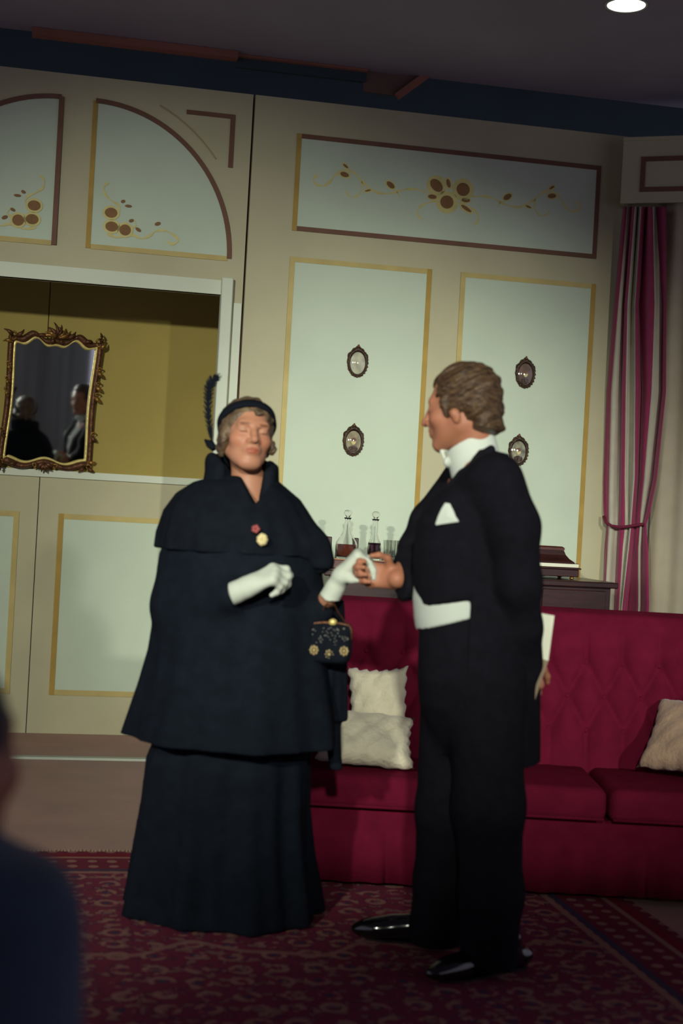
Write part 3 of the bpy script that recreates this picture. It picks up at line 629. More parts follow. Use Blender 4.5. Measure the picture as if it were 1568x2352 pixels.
for u in (kl + 0.03, kb - 0.03):
    for d in (0.27, 0.45): MB().lathe(W(u, CT + 0.0005, d), [(0.007, 0), (0.013, 0.005), (0.010, 0.0135)], 10).build('foot', M_GOLD, bx_, True)
bk = thing('book', 'thin book with pale page edges lying under the dark casket', 'book', W((kl + kb) / 2, CT + 0.06, 0.36))
MB().wbox(kl + 0.008, kb - 0.005, CT + 0.0625, CT + 0.079, 0.252, 0.472).build('pages', M_PAPER, bk)
MB().wbox(kl + 0.004, kb - 0.001, CT + 0.0605, CT + 0.0625, 0.248, 0.476).build('cover', M_WOODR, bk); MB().wbox(kl + 0.004, kb - 0.001, CT + 0.079, CT + 0.081, 0.248, 0.470).build('cover', M_WOODR, bk)
cs_ = thing('casket', 'dark mahogany casket with concave flared sides on top of the book', 'casket', W(ka, CT + 0.081, 0.36))
flared('body', [(k0 - 0.15, k1 + 0.055, CT + 0.0815, 0.265, 0.458), (k0 - 0.15, k1 + 0.052, CT + 0.088, 0.267, 0.456), (k0 - 0.13, k1 + 0.030, CT + 0.103, 0.28, 0.443), (k0 - 0.115, k1 + 0.014, CT + 0.122, 0.29, 0.432), (k0 - 0.105, k1 + 0.004, CT + 0.145, 0.297, 0.426)], M_WOODD, cs_)
flared('lid', [(k0 - 0.108, k1 + 0.007, CT + 0.1455, 0.294, 0.429), (k0 - 0.108, k1 + 0.007, CT + 0.157, 0.294, 0.429), (k0 - 0.10, k1 - 0.002, CT + 0.164, 0.302, 0.421)], M_WOODR, cs_)

# ================================================================== OVAL MINIATURES
def miniature(px, py, label, tone):
    u, v = wuv(px, py, 0.008); n = 48; a, b = 0.040, 0.058; c = W(u, v, 0.0055)
    t = thing('miniature', label, 'picture', c, 'oval miniatures on the panelled wall')
    vv = []; f = []; rings = 6
    for i in range(n):
        q = 2 * math.pi * i / n; sc = 1 + 0.035 * math.cos(q * 12) + 0.05 * max(0, math.cos(q - math.pi / 2)) ** 18 * 2.2 + 0.05 * (max(0, math.cos(q - 0.42)) ** 40 + max(0, math.cos(q - math.pi + 0.42)) ** 40) * 1.6
        for j in range(rings):
            s = j / (rings - 1); ra = a + (0.056 - a) * s; rb = b + (0.079 - b) * s; k = 1 + (sc - 1) * s
            vv.append(W(u + ra * k * math.cos(q), v + rb * k * math.sin(q) + 0.004 * s, 0.006 + 0.014 * math.sin(math.pi * (0.15 + 0.85 * s)) + 0.003 * math.cos(q * 24) * math.sin(math.pi * s)))
    for i in range(n):
        for j in range(rings - 1): f.append((i * rings + j, i * rings + j + 1, ((i + 1) % n) * rings + j + 1, ((i + 1) % n) * rings + j))
    fr = fixn(link('frame', vv, f, M_BRONZE, t, True))
    for q in np.linspace(0, 2 * math.pi, 24, endpoint=False):
        p = W(u + 0.052 * math.cos(q), v + 0.074 * math.sin(q) + 0.003, 0.014); MB().lathe(p, [(0.001, -0.005), (0.005, -0.003), (0.005, 0.003), (0.001, 0.005)], 6).build('bead', M_GOLDD, fr, True)
    MB().lathe(W(u, v + 0.086, 0.012), [(0.002, -0.009), (0.007, -0.003), (0.006, 0.004), (0.002, 0.012)], 10).build('finial', M_GOLDD, t, True)
    # portrait under a domed glass
    vv = [W(u, v, 0.010)]; f = []; cols = []
    m = mat('portrait_paint_%d' % tone, [srgb(150, 150, 128), srgb(104, 88, 66), srgb(78, 62, 54), srgb(96, 90, 74)][tone], 0.6, 0.3, 28, col2=[srgb(196, 196, 172), srgb(168, 160, 130), srgb(120, 92, 80), srgb(180, 178, 150)][tone])
    link('portrait', [W(u + 0.041 * math.cos(q), v + 0.059 * math.sin(q), 0.008) for q in np.linspace(0, 2 * math.pi, 32, endpoint=False)], [tuple(range(32))], m, t)
    # painted head and shoulders
    for (du, dv, ra, rb, mm) in ((0, -0.038, 0.026, 0.018, M_BRONZE), (0.002, 0.002, 0.012, 0.016, M_FLOWERC), (0.002, 0.012, 0.014, 0.010, M_UMBER)):
        if tone == 0: continue
        link('painted_sitter', [W(u + du + ra * math.cos(q), v + dv + rb * math.sin(q), 0.0086 + 0.0003 * ra * 20) for q in np.linspace(0, 2 * math.pi, 18, endpoint=False)], [tuple(range(18))], mm, t)
    vv = []; f = []; R_ = 7; n = 32
    for j in range(R_):
        s = j / (R_ - 1)
        for i in range(n):
            q = 2 * math.pi * i / n; vv.append(W(u + 0.041 * s * math.cos(q), v + 0.059 * s * math.sin(q), 0.0105 + 0.010 * (1 - s * s)))
    for j in range(R_ - 1):
        for i in range(n): f.append((j * n + i, j * n + (i + 1) % n, (j + 1) * n + (i + 1) % n, (j + 1) * n + i))
    g = link('glass', vv, f, M_GLASSD, t, True); bm = bmesh.new(); bm.from_mesh(g.data); bmesh.ops.remove_doubles(bm, verts=bm.verts, dist=0.0002); bm.to_mesh(g.data); bm.free()
M_GLASSD = bpy.data.materials.new('domed_picture_glass'); M_GLASSD.use_nodes = True
_n = M_GLASSD.node_tree.nodes; _l = M_GLASSD.node_tree.links
_t = _n.new('ShaderNodeBsdfTransparent'); _g = _n.new('ShaderNodeBsdfGlossy'); _g.inputs['Roughness'].default_value = 0.06; _mx = _n.new('ShaderNodeMixShader'); _mx.inputs[0].default_value = 0.10
_l.new(_t.outputs[0], _mx.inputs[1]); _l.new(_g.outputs[0], _mx.inputs[2]); _l.new(_mx.outputs[0], _n['Material Output'].inputs[0])
miniature(821, 834, 'oval miniature with pale glass, above the brown-toned miniature over the decanters', 0)
miniature(811, 1015, 'oval miniature with brown-toned portrait directly above the decanters', 1)
miniature(1206, 860, 'oval miniature with dark portrait, upper of the two behind the man in tails', 2)
miniature(1190, 1038, 'oval miniature with grey portrait, lower of the two behind the man in tails', 3)

# ================================================================== GILT MIRROR
def mirror():
    u0, u1, v0, v1 = -0.447, -0.033, 1.522, 2.150; uc, vc = (u0 + u1) / 2, (v0 + v1) / 2
    yaw, tilt = math.radians(6.6), math.radians(3.5); base = W(uc, vc, HALL + 0.052)
    n = np.array([math.sin(PSI + yaw), -math.cos(PSI + yaw), 0]); rt = np.array([math.cos(PSI + yaw), math.sin(PSI + yaw), 0]); up = np.array([0, 0, 1.0])
    n2 = n * math.cos(tilt) - up * math.sin(tilt); up2 = up * math.cos(tilt) + n * math.sin(tilt)
    Q = lambda a, b, d=0.0: base + rt * a + up2 * b + n2 * d
    t = thing('mirror', 'wavy gilt rococo framed mirror on the mustard hall wall', 'mirror', Q(0, -0.36, -0.02))
    hw, hh = (u1 - u0) / 2, (v1 - v0) / 2
    lean = 0.012
    def outline(k, grow):  # closed outline as points, wavy top and bottom
        pts = []; N = 40
        for i in range(N): s = i / N * 2 - 1; pts.append((s * (hw + grow) - lean * -1 * 1, hh + grow + 0.016 * math.cos(s * math.pi * 2.0 + math.pi) + 0.010 * math.cos(s * math.pi * 4)))
        for i in range(N): s = 1 - i / N * 2; pts.append(((hw + grow) + lean * s - 0.006 * math.cos(s * 3.1), s * (hh + grow)))
        for i in range(N): s = 1 - i / N * 2; pts.append((s * (hw + grow) - lean, -(hh + grow) + 0.014 * math.cos(s * math.pi * 2.0) ))
        for i in range(N): s = i / N * 2 - 1; pts.append((-(hw + grow) + lean * s + 0.006 * math.cos(s * 3.1), s * (hh + grow)))
        return pts
    def band(name, prof, m, parent):
        rings = [[Q(x, y, d) for x, y in outline(0, g)] for g, d in prof]; N = len(rings[0]); v = [p for r in rings for p in r]; f = []
        for j in range(len(rings) - 1):
            for i in range(N): f.append((j * N + i, j * N + (i + 1) % N, (j + 1) * N + (i + 1) % N, (j + 1) * N + i))
        return fixn(link(name, v, f, m, parent, True))
    pts = [Q(x, y, 0.0) for x, y in outline(0, 0.004)]; gl = link('glass', pts, [tuple(range(len(pts)))], M_MIRROR, t); 
    bk = [Q(x, y, -0.012) for x, y in outline(0, 0.02)]; link('backing', bk, [tuple(range(len(bk)))], M_WOODD, t)
    band('inner_slip', [(0.006, 0.001), (0.001, 0.010), (0.008, 0.016), (0.014, 0.012)], M_GOLDL, t)
    fr = band('frame', [(0.013, 0.010), (0.018, 0.018), (0.028, 0.026), (0.040, 0.022), (0.046, 0.008), (0.044, -0.012)], M_GOLDD, t)
    rng = random.Random(4)
    def scroll(x, y, s, a0, turns=1.1, r=0.007, m=M_GOLD):
        p = []; 
        for i in range(14):
            q = i / 13; a = a0 + turns * 2 * math.pi * q; rr = s * (1 - 0.8 * q); p.append(Q(x + rr * math.cos(a), y + rr * math.sin(a), 0.024 + 0.008 * q))
        MB().tube(p, [r * (1 - 0.6 * i / 13) for i in range(14)], 6).build('scroll', m, fr, True)
    def leaf(x, y, l, a, m=M_GOLD):
        p = [Q(x + l * q * math.cos(a + 0.5 * q), y + l * q * math.sin(a + 0.5 * q), 0.024 + 0.014 * math.sin(q * 3)) for q in np.linspace(0, 1, 6)]
        MB().tube(p, [0.005, 0.011, 0.013, 0.010, 0.006, 0.002], 6).build('acanthus_leaf', m, fr, True)
    W2, H2 = hw + 0.03, hh + 0.03
    for sx in (-1, 1):  # corners
        for (sy, k) in ((1, 1.0), (-1, 0.8)):
            scroll(sx * W2 + lean * sy, sy * H2, 0.026 * k, math.pi / 2 * sy, 1.2 * sx); leaf(sx * W2 + lean * sy, sy * H2, 0.060 * k, math.atan2(sy, sx * 0.5), M_GOLDD); leaf(sx * W2 + lean * sy, sy * (H2 - 0.03), 0.05 * k, math.atan2(sy * 0.3, sx * 0.6)); leaf(sx * (W2 - 0.03), sy * (H2 + 0.004), 0.055 * k, math.atan2(sy * 0.25, -sx), M_GOLDD)
        for y in (0.19, 0.11, 0.05, -0.17):
            leaf(sx * (W2 + 0.002) + lean * y / hh, y, 0.045, math.atan2(-1, sx * 0.35), M_GOLD if y > 0 else M_GOLDD); scroll(sx * (W2 + 0.010) + lean * y / hh, y + 0.01, 0.014, 0, 1.0 * sx, 0.005)
    # crest
    for a, l in ((90, 0.085), (60, 0.075), (120, 0.075), (35, 0.07), (145, 0.07), (15, 0.085), (165, 0.085)): leaf(0.012, H2 + 0.012, l, math.radians(a) - 0.25, M_GOLD if a % 2 else M_GOLDD)
    for sx in (-1, 1): scroll(0.012 + sx * 0.05, H2 + 0.03, 0.024, math.pi / 2, 1.2 * sx); leaf(0.012 + sx * 0.055, H2 + 0.014, 0.06, math.radians(12) if sx > 0 else math.radians(155), M_GOLDD); leaf(0.012 + sx * 0.015, H2 - 0.0, 0.03, math.radians(-60 if sx > 0 else -150), M_GOLDD)
    # apron
    for a in (-90, -60, -120, -25, -155): leaf(-lean, -H2 + 0.010, 0.055, math.radians(a) - 0.25, M_GOLDD)
    for sx in (-1, 1): scroll(sx * 0.06 - lean, -H2 - 0.004, 0.016, -math.pi / 2, -sx)
mirror()

# ================================================================== CURTAINS
def curtain():
    # boundaries of the stripes read at several heights (photo columns), colours alternate
    rows = {475: [1432, 1438, 1448, 1457, 1466, 1474, 1482, 1498, 1507, 1530], 700: [1411, 1420, 1431, 1440, 1452, 1460, 1466, 1502, 1520, 1530], 900: [1394, 1404, 1425, 1436, 1449, 1460, 1474, 1495, 1517, 1529],
            1100: [1386, 1399, 1423, 1433, 1445, 1457, 1468, 1479, 1496, 1508], 1180: [1386, 1398, 1421, 1434, 1443, 1451, 1462, 1471, 1480, 1492], 1206: [1393, 1398, 1420, 1434, 1443, 1449, 1461, 1470, 1474, 1483], 1260: [1388, 1395, 1417, 1429, 1438, 1444, 1456, 1466, 1471, 1488], 1390: [1383, 1388, 1411, 1422, 1426, 1429, 1443, 1466, 1470, 1490]}
    ys = sorted(rows); B = np.array([rows[y] for y in ys], float); yy = np.concatenate([np.linspace(475, 1390, 90), np.linspace(1400, 1700, 14)])
    pink, cream = np.array(srgb(158, 46, 92)[:3]), np.array(srgb(196, 190, 172)[:3])
    colk = [pink, cream, pink, cream, cream, pink, pink, cream, pink]
    t = thing('curtain', 'pink and cream striped curtain tied back beside the window', 'curtain', P(1440, 1700, 7.45))
    v = []; f = []; cols = []; per = 5; nb = B.shape[1] - 1; nc = nb * per * 2
    # duplicate columns at the stripe borders so colours stay crisp
    for r, y in enumerate(yy):
        b = np.array([np.interp(min(y, 1390), ys, B[:, i]) for i in range(B.shape[1])])
        if y > 1390: b = b - 0.055 * (y - 1390)
        for k in range(nb):
            for i in range(per + 1):
                s = i / per; x = b[k] + (b[k + 1] - b[k]) * s; ph = (k + s)
                g = 1.0 - 0.45 * math.exp(-((y - 1206) / 60) ** 2)
                Y = 7.655 - 0.20 * (x - 1400) / 130 + 0.03 * g * math.cos(ph * math.pi * (1.0)) + 0.012 * math.sin(ph * 5 + y * 0.004)
                v.append(P(x, y, Y)); cols.append(colk[k])
    C1 = nb * (per + 1)
    for r in range(len(yy) - 1):
        for k in range(nb):
            for i in range(per): a = r * C1 + k * (per + 1) + i; f.append((a, a + C1, a + C1 + 1, a + 1))
    m = mat('striped_curtain_cloth', srgb(240, 240, 240), 0.85, 0.06, 14, 0.3, 30, attr='Col', sheen=0.2)
    o = link('cloth', v, f, m, t, True, np.array(cols))
    sd = o.modifiers.new('thickness', 'SOLIDIFY'); sd.thickness = 0.004; sd.offset = 1
    tie = [P(1386, 1186, 7.66), P(1391, 1200, 7.63), P(1405, 1208, 7.59), P(1425, 1211, 7.56), P(1450, 1208, 7.52), P(1474, 1204, 7.50), P(1480, 1206, 7.53)]
    MB().tube(tie, 0.008, 8).build('tieback', mat('crimson_cord', srgb(110, 26, 58), 0.8), t, True)
curtain()
def net():
    v = []; f = []; n = 90; u0, u1 = 0.22, 0.98; z0, z1 = 0.32, pv1 - 0.02
    for i in range(n + 1):
        u = u0 + (u1 - u0) * i / n; d = 0.045 + 0.012 * math.sin(u * 52) + 0.006 * math.sin(u * 23 + 1)
        for z in np.linspace(z0, z1, 12): v.append(WR(u, z, d))
        if i:
            for j in range(11): k = (i - 1) * 12 + j; f.append((k, k + 1, k + 13, k + 12))
    o = link('net_curtain', v, f, M_NET, None, True); o.modifiers.new('t', 'SOLIDIFY').thickness = 0.002
    tag(o, 'plain cream net curtain hanging across the window under the pelmet', 'curtain')
net()

# ================================================================== PEOPLE
def frame(F, U):
    F = nrm(F); U = np.array(U, float); U = nrm(U - F * (U @ F)); S = np.cross(F, U); return S, F, U   # S = the person's right-hand side
def head_sdf(g, c, F, U, s, neck, neck_r=0.05, female=False, ear=1.0):
    S, F, U = frame(F, U); c = np.array(c, float); A = np.stack([S, F, U])
    L = lambda x, y, z: c + s * (S * x + F * y + U * z)
    g.ell(L(0, -0.012, 0.035), s * np.array([0.074, 0.094, 0.083]), A, 0.01)
    g.ell(L(0, 0.038, -0.030), s * np.array([0.060, 0.057, 0.080]), A, 0.03)
    for x in (-1, 1):
        g.cone(L(x * 0.050, 0.0, -0.052), L(x * 0.018, 0.072, -0.092), 0.020 * s, 0.020 * s, 0.025)
        g.ell(L(x * 0.041, 0.060, -0.022), s * np.array([0.024, 0.024, 0.022]), A, 0.02)
        g.ell(L(x * 0.077, -0.008, -0.004 - 0.085 * (1 - ear)), s * ear * np.array([0.009, 0.018, 0.031]), A, 0.006)
        g.ell(L(x * 0.080, -0.002, -0.020), s * np.array([0.009, 0.011, 0.013]), A, 0.006)
    g.ell(L(0, 0.078, -0.094), s * np.array([0.022, 0.018, 0.017]), A, 0.02)
    bw = 0.078 if female else 0.071; g.cone(L(-0.036, bw, 0.026), L(0.036, bw, 0.026), 0.014 * s, 0.014 * s, 0.02)
    for x in (-1, 1): g.ell(L(x * 0.032, 0.099, 0.008), s * np.array([0.019, 0.016, 0.012]), A, 0.012, 's')
    for x in (-1, 1):
        g.ell(L(x * 0.032, 0.077, 0.007), s * np.array([0.016, 0.014, 0.012]), A, 0.003)
        g.cone(L(x * 0.020, 0.0905, 0.0005), L(x * 0.045, 0.083, 0.002), 0.0018 * s, 0.0015 * s, 0.003)
        g.cone(L(x * 0.016, 0.094 if female else 0.085, 0.024), L(x * 0.048, 0.082 if female else 0.072, 0.027), 0.004 * s, 0.003 * s, 0.006)
    g.chain([L(0, 0.088, 0.024), L(0, 0.103, -0.004), L(0, 0.117, -0.024)], [0.008 * s, 0.009 * s, 0.0125 * s], 0.010)
    for x in (-1, 1): g.ell(L(x * 0.0135, 0.102, -0.028), s * np.array([0.008, 0.011, 0.008]), A, 0.006)
    for x in (-1, 1): g.ell(L(x * 0.0075, 0.113, -0.0375), s * np.array([0.004, 0.006, 0.004]), A, 0.003, 's')
    g.ell(L(0, 0.090, -0.053), s * np.array([0.026, 0.016, 0.020]), A, 0.016)
    g.ell(L(0, 0.101, -0.0525), s * np.array([0.021, 0.0075, 0.0055]), A, 0.004); g.ell(L(0, 0.099, -0.0635), s * np.array([0.018, 0.0085, 0.0065]), A, 0.004)
    g.cone(L(-0.021, 0.103, -0.0575), L(0.021, 0.103, -0.0575), 0.0018 * s, 0.0018 * s, 0.003, 's')
    g.cone(L(0, -0.022, -0.045), neck, neck_r * 1.02, neck_r, 0.03)
    def colfn(v, base=(1, 1, 1), lip=(0.80, 0.50, 0.48), brow=(0.42, 0.34, 0.30)):
        d = (v - c) / s; x = d @ S; y = d @ F; z = d @ U; col = np.tile(np.array(base, float), (len(v), 1))
        def blend(mask, q):
            m = np.clip(mask, 0, 1)[:, None]; col[:] = col * (1 - m) + np.array(q) * m
        near = (np.linalg.norm(d, axis=1) < 0.2)
        blend(near * (y > 0.03) * np.clip(1.6 - 1.6 * np.sqrt(((np.abs(x) - 0.042) / 0.026) ** 2 + ((z + 0.025) / 0.026) ** 2), 0, 0.5), (1.0, 0.78, 0.74))
        blend(near * (y > 0.085) * np.clip(4 - 4 * np.sqrt((x / 0.024) ** 2 + ((z + 0.058) / 0.0125) ** 2), 0, 1), lip)
        blend(near * (y > 0.065) * np.clip(3 - 3 * np.sqrt(((np.abs(x) - 0.032) / 0.021) ** 2 + ((z - 0.0265) / 0.0048) ** 2), 0, 1), brow)
        blend(near * (y > 0.06) * np.clip(3 - 3 * np.sqrt(((np.abs(x) - 0.032) / 0.017) ** 2 + ((z - 0.001) / 0.0024) ** 2), 0, 1), (0.40, 0.32, 0.30))
        if female: blend(near * (y > 0.06) * np.clip(2 - 2 * np.sqrt(((np.abs(x) - 0.033) / 0.017) ** 2 + ((z - 0.011) / 0.009) ** 2), 0, 0.6), (0.92, 1.0, 1.04))
        return col
    return L, A, colfn
def rot_to(D, N, a): return D * math.cos(a) + N * math.sin(a)
def hand_sdf(g, wrist, D, N, T, curls, s=1.0, thumb=None, r=0.0088, k=0.006):
    """palm and five fingers: D to the fingertips, N out of the palm, T towards the thumb"""
    wrist = np.array(wrist, float); D = nrm(D); N = nrm(np.array(N) - D * (np.array(N) @ D)); T = nrm(np.array(T) - D * (np.array(T) @ D) - N * (np.array(T) @ N))
    offs = (0.030, 0.010, -0.010, -0.028); base = (0.088, 0.092, 0.087, 0.078); ln = ((0.042, 0.026, 0.021), (0.046, 0.029, 0.022), (0.042, 0.027, 0.021), (0.034, 0.020, 0.018))
    for i in range(4):
        b = wrist + s * (D * base[i] + T * offs[i]); g.cone(wrist + s * T * offs[i] * 0.55, b, 0.0155 * s, 0.0135 * s, 0.018)
    g.cone(wrist - D * 0.03 * s, wrist + D * 0.02 * s, 0.026 * s, 0.026 * s, 0.02)
    for i in range(4):
        p = wrist + s * (D * base[i] + T * offs[i]); a = 0; rr = r * s * (1, 1.03, 1, 0.88)[i]
        for j in range(3):
            a += math.radians(curls[i][j]); q = p + rot_to(D, N, a) * ln[i][j] * s; g.cone(p, q, rr * (1.12, 1.0, 0.94)[j], rr * (1.0, 0.94, 0.80)[j], k if j else 0.010); p = q
    tb = wrist + s * (D * 0.022 + T * 0.024 + N * 0.010)
    th = thumb or [nrm(D * 0.6 + T * 0.75 + N * 0.25), nrm(D * 0.85 + T * 0.35 + N * 0.4), nrm(D * 0.9 + T * 0.05 + N * 0.45)]
    p = tb
    for j, l in enumerate((0.042, 0.032, 0.025)):
        q = p + nrm(th[j]) * l * s; g.cone(p, q, (0.0150, 0.0108, 0.0098)[j] * s, (0.0112, 0.0100, 0.0080)[j] * s, 0.012 if j == 0 else 0.006); p = q
    return wrist
rngf = np.random.RandomState(2)
def folds(n, amp, z0, z1, ph=0.0, seed=0):
    r = np.random.RandomState(seed); k = [(n, 1.0, r.uniform(0, 6)), (n * 2 + 1, 0.45, r.uniform(0, 6)), (max(2, n // 2), 0.6, r.uniform(0, 6))]
    def fn(th, z):
        w = np.clip((z1 - z) / (z1 - z0), 0, 1) * amp
        return w * sum(a * np.sin(m * th + p + 0.7 * np.sin(z * 3 + p)) for m, a, p in k)
    return fn

# ------------------------------------------------------------------ the lady in black
def lady():
    Yw = 4.42; pr = thing('person', 'woman in a long black caped cloak and white gloves, eyes closed, feather in her headband', 'person', floor_pt(520, 2110))
    hc = P(567, 1001, 4.42); F = nrm((0.29, -0.955, 0.07)); U = nrm((0.05, 0.07, 0.99)); s = 0.97
    neck = P(572, 1125, 4.45)
    # body: head, neck, torso, arms and legs as one surface
    g = Grid((-0.85, 4.05, 0.03), (0.25, 4.75, 1.72), 0.0040)
    L, A, colfn = head_sdf(g, hc, F, U, s, neck, 0.046, True)
    g.cone(neck, P(575, 1300, 4.45), 0.055, 0.085, 0.04); g.cone(P(480, 1185, 4.46), P(650, 1190, 4.45), 0.03, 0.03, 0.03)
    g.ell(P(572, 1400, 4.45), (0.12, 0.09, 0.26), None, 0.05)
    g.cone(P(530, 1560, 4.45), P(515, 2060, 4.57), 0.07, 0.04, 0.04); g.cone(P(600, 1560, 4.45), P(610, 2060, 4.55), 0.07, 0.04, 0.04)
    for x, y in ((505, 2078), (612, 2078)): g.cone(P(x, y - 6, 4.58), P(x + 8, y, 4.46), 0.035, 0.028, 0.02)
    lw = P(757, 1368, 4.30)
    g.chain([P(480, 1185, 4.46), P(420, 1385, 4.36), P(560, 1352, 4.15)], [0.045, 0.038, 0.024], 0.02)
    g.chain([P(650, 1190, 4.45), P(713, 1420, 4.42), lw], [0.03, 0.036, 0.025], 0.02)
    g.mesh('body', M_SKIN, pr, 2, lambda v: colfn(v))
    # hair: short, waved, greying, under the headband
    h = Grid(hc - 0.17, hc + 0.17, 0.0035)
    wav = lambda a, b, c_: 0.0020 * np.sin(a * 190 + 40 * b + 5 * np.sin(c_ * 60)) + 0.0014 * np.sin(c_ * 150 + a * 70)
    h.ell(L(0, -0.020, 0.038), s * np.array([0.088, 0.100, 0.092]), A, 0.01, disp=wav)
    h.ell(L(0.073, -0.012, -0.030), s * np.array([0.020, 0.042, 0.046]), A, 0.02, disp=wav); h.ell(L(0.079, 0.020, -0.020), s * np.array([0.013, 0.020, 0.030]), A, 0.014, disp=wav)
    h.ell(L(-0.070, -0.016, -0.028), s * np.array([0.016, 0.034, 0.040]), A, 0.02, disp=wav)
    h.ell(L(0, -0.075, -0.030), s * np.array([0.065, 0.040, 0.050]), A, 0.02, disp=wav)
    h.ell(L(-0.084, 0.020, -0.034), s * np.array([0.012, 0.014, 0.024]), A, 0.010, disp=wav)
    # open the face
    h.ell(L(0, 0.100, -0.026), s * np.array([0.066, 0.085, 0.098]), A, 0.012, 's')
    h.ell(L(0, 0.10, -0.12), s * np.array([0.085, 0.10, 0.09]), A, 0.01, 's')
    h.ell(L(-0.012, 0.078, 0.067), s * np.array([0.016, 0.012, 0.010]), A, 0.008, disp=wav)
    h.mesh('hair', M_HAIRW, pr, 1)
    # dark headband with feather
    def ringpt(a, lift, out=0.0): return L((0.088 + out) * math.cos(a), 0.052 * math.sin(a) * 1.35 - 0.004 - 0.02 * 0, 0.012 + 0.098 * math.sin(a) * 0 + lift)
    S_, F_, U_ = A
    bp = []
    tl = math.radians(37)
    for a in np.linspace(0, 2 * math.pi, 48):
        d = np.array([math.cos(a), math.sin(a) * math.cos(tl), math.sin(a) * math.sin(tl)]); r = 1.005 / math.sqrt((d[0] / 0.088) ** 2 + (d[1] / 0.100) ** 2 + (d[2] / 0.092) ** 2)
        bp.append(tuple(np.array([0, -0.020, 0.038]) + d * r))
    v = []; f = []
    for i, (x, y, z) in enumerate(bp):
        n_ = nrm((x, (y + 0.02) * 0.8, z - 0.038)); t = np.array([0, -math.sin(tl), math.cos(tl)]); t = nrm(t - n_ * (t @ n_)); p = np.array((x, y, z)) + n_ * 0.002
        for a, b in ((-0.016, -0.004), (-0.014, 0.004), (0.014, 0.004), (0.016, -0.004)): q = p + t * a + n_ * b; v.append(L(*q))
        if i: k = 4 * i - 4; f += [(k + j, k + (j + 1) % 4, k + 4 + (j + 1) % 4, k + 4 + j) for j in range(4)]
    hb = fixn(link('headband', v, f, M_BLACKV, pr, True))
    fp = [(486, 1012), (482, 985), (477, 950), (478, 915), (480, 890), (488, 874), (502, 864)]
    q = [P(x, y, 4.43 + 0.004 * i) for i, (x, y) in enumerate(fp)]
    MB().tube(q, [0.003] * 7, 6).build('feather_quill', M_BLACKV, hb, True)
    v = []; f = []; wd = [0.006, 0.010, 0.012, 0.014, 0.015, 0.013, 0.003]
    cc = []
    for i in range(len(q) - 1):
        for t in np.linspace(0, 1, 9, endpoint=False): cc.append((q[i] * (1 - t) + q[i + 1] * t, wd[i] * (1 - t) + wd[i + 1] * t))
    bar = MB()
    for i, (p, w) in enumerate(cc[:-1]):
        d = nrm(cc[i + 1][0] - p)
        for sg in (-1, 1):
            for dy in (-0.25, 0.25):
                sd = nrm(np.cross(d, [0, 1, 0])) * sg; tip = p + sd * w * (0.9 + 0.25 * math.sin(i * 2.3)) + d * 0.014 + np.array([0, dy * w, 0])
                bar.add([p - d * 0.004, p + d * 0.004, tip + d * 0.003, tip - d * 0.002, p + np.array([0, 0.003, 0])], [(0, 1, 2, 3), (0, 3, 4), (1, 4, 2), (2, 4, 3)])
    bar.build('feather_barbs', M_BLACKV, hb)['kind'] = 'stuff'
    # tuft behind the ear
    MB().tube([P(492, 1030, 4.45), P(482, 1020, 4.46), P(470, 1010, 4.47)], [0.012, 0.014, 0.003], 8).build('ribbon_end', M_BLACKV, hb, True)
    # dress under the cloak
    g = Grid((-0.95, 3.95, 0.012), (0.25, 5.0, 1.30), 0.009)
    def row(y, x0, x1, dep, Y=Yw): a = P(x0, y, Y); b = P(x1, y, Y); return ((a[2] + b[2]) / 2, (a[0] + b[0]) / 2, Y, (b[0] - a[0]) / 2, dep)
    rows = [row(1320, 455, 660, 0.13), row(1450, 440, 680, 0.14), row(1600, 400, 712, 0.19), row(1750, 336, 716, 0.23, 4.46), row(1850, 325, 713, 0.24, 4.50), row(1950, 308, 720, 0.25, 4.54), row(2040, 293, 734, 0.265, 4.585), row(2090, 284, 738, 0.28, 4.61)]
    zb = 0.0145; last = rows[-1]; rows.append((zb, last[1], last[2], last[3] * 1.01, last[4] * 1.02))
    g.loft(rows, 0, 0.02, folds(9, 0.014, 0.1, 1.0, seed=3)); g.mesh('dress', M_DRESS, pr, 2)
    # long cloak
    g = Grid((-0.95, 4.0, 0.40), (0.25, 4.85, 1.45), 0.0075)
    rows = [row(1172, 450, 690, 0.15), row(1200, 410, 700, 0.19), row(1280, 370, 738, 0.23), row(1400, 362, 742, 0.245), row(1500, 350, 752, 0.26), row(1580, 330, 765, 0.28), row(1640, 312, 775, 0.29), row(1695, 295, 780, 0.30)]
    g.loft(rows, 0, 0.02, folds(7, 0.014, 0.5, 1.2, seed=5))
    # hem rises towards the right and front so that the left side hangs in a point
    a = P(296, 1700, Yw); b = P(345, 1765, Yw)
    g.plane(P(330, 1745, Yw), np.array([-0.62, 0, -0.78]), (-1, 3.9, 0.3), (-0.35, 5.0, 0.75), 0.0)
    # sleeve-like bulges over the arms
    g.chain([P(455, 1200, 4.40), P(412, 1390, 4.34), P(528, 1366, 4.175)], [0.07, 0.075, 0.048], 0.05)
    g.chain([P(652, 1235, 4.42), P(708, 1400, 4.40), P(736, 1402, 4.34)], [0.05, 0.058, 0.042], 0.04)
    g.mesh('cloak', M_BLACKC, pr, 2)
    # hanging panel of the cloak on her left, below the wrist
    g = Grid((-0.25, 4.2, 0.35), (0.2, 4.7, 1.15), 0.007)
    rows = [row(1375, 735, 790, 0.05, 4.46), row(1450, 725, 795, 0.07, 4.46), row(1550, 715, 799, 0.08, 4.46), row(1652, 700, 800, 0.08, 4.46)]
    g.loft(rows, 0, 0.01, folds(5, 0.008, 0.5, 1.1, seed=9))
    rows = [row(1640, 738, 784, 0.025, 4.44), row(1700, 746, 783, 0.025, 4.44), row(1768, 757, 787, 0.02, 4.44)]
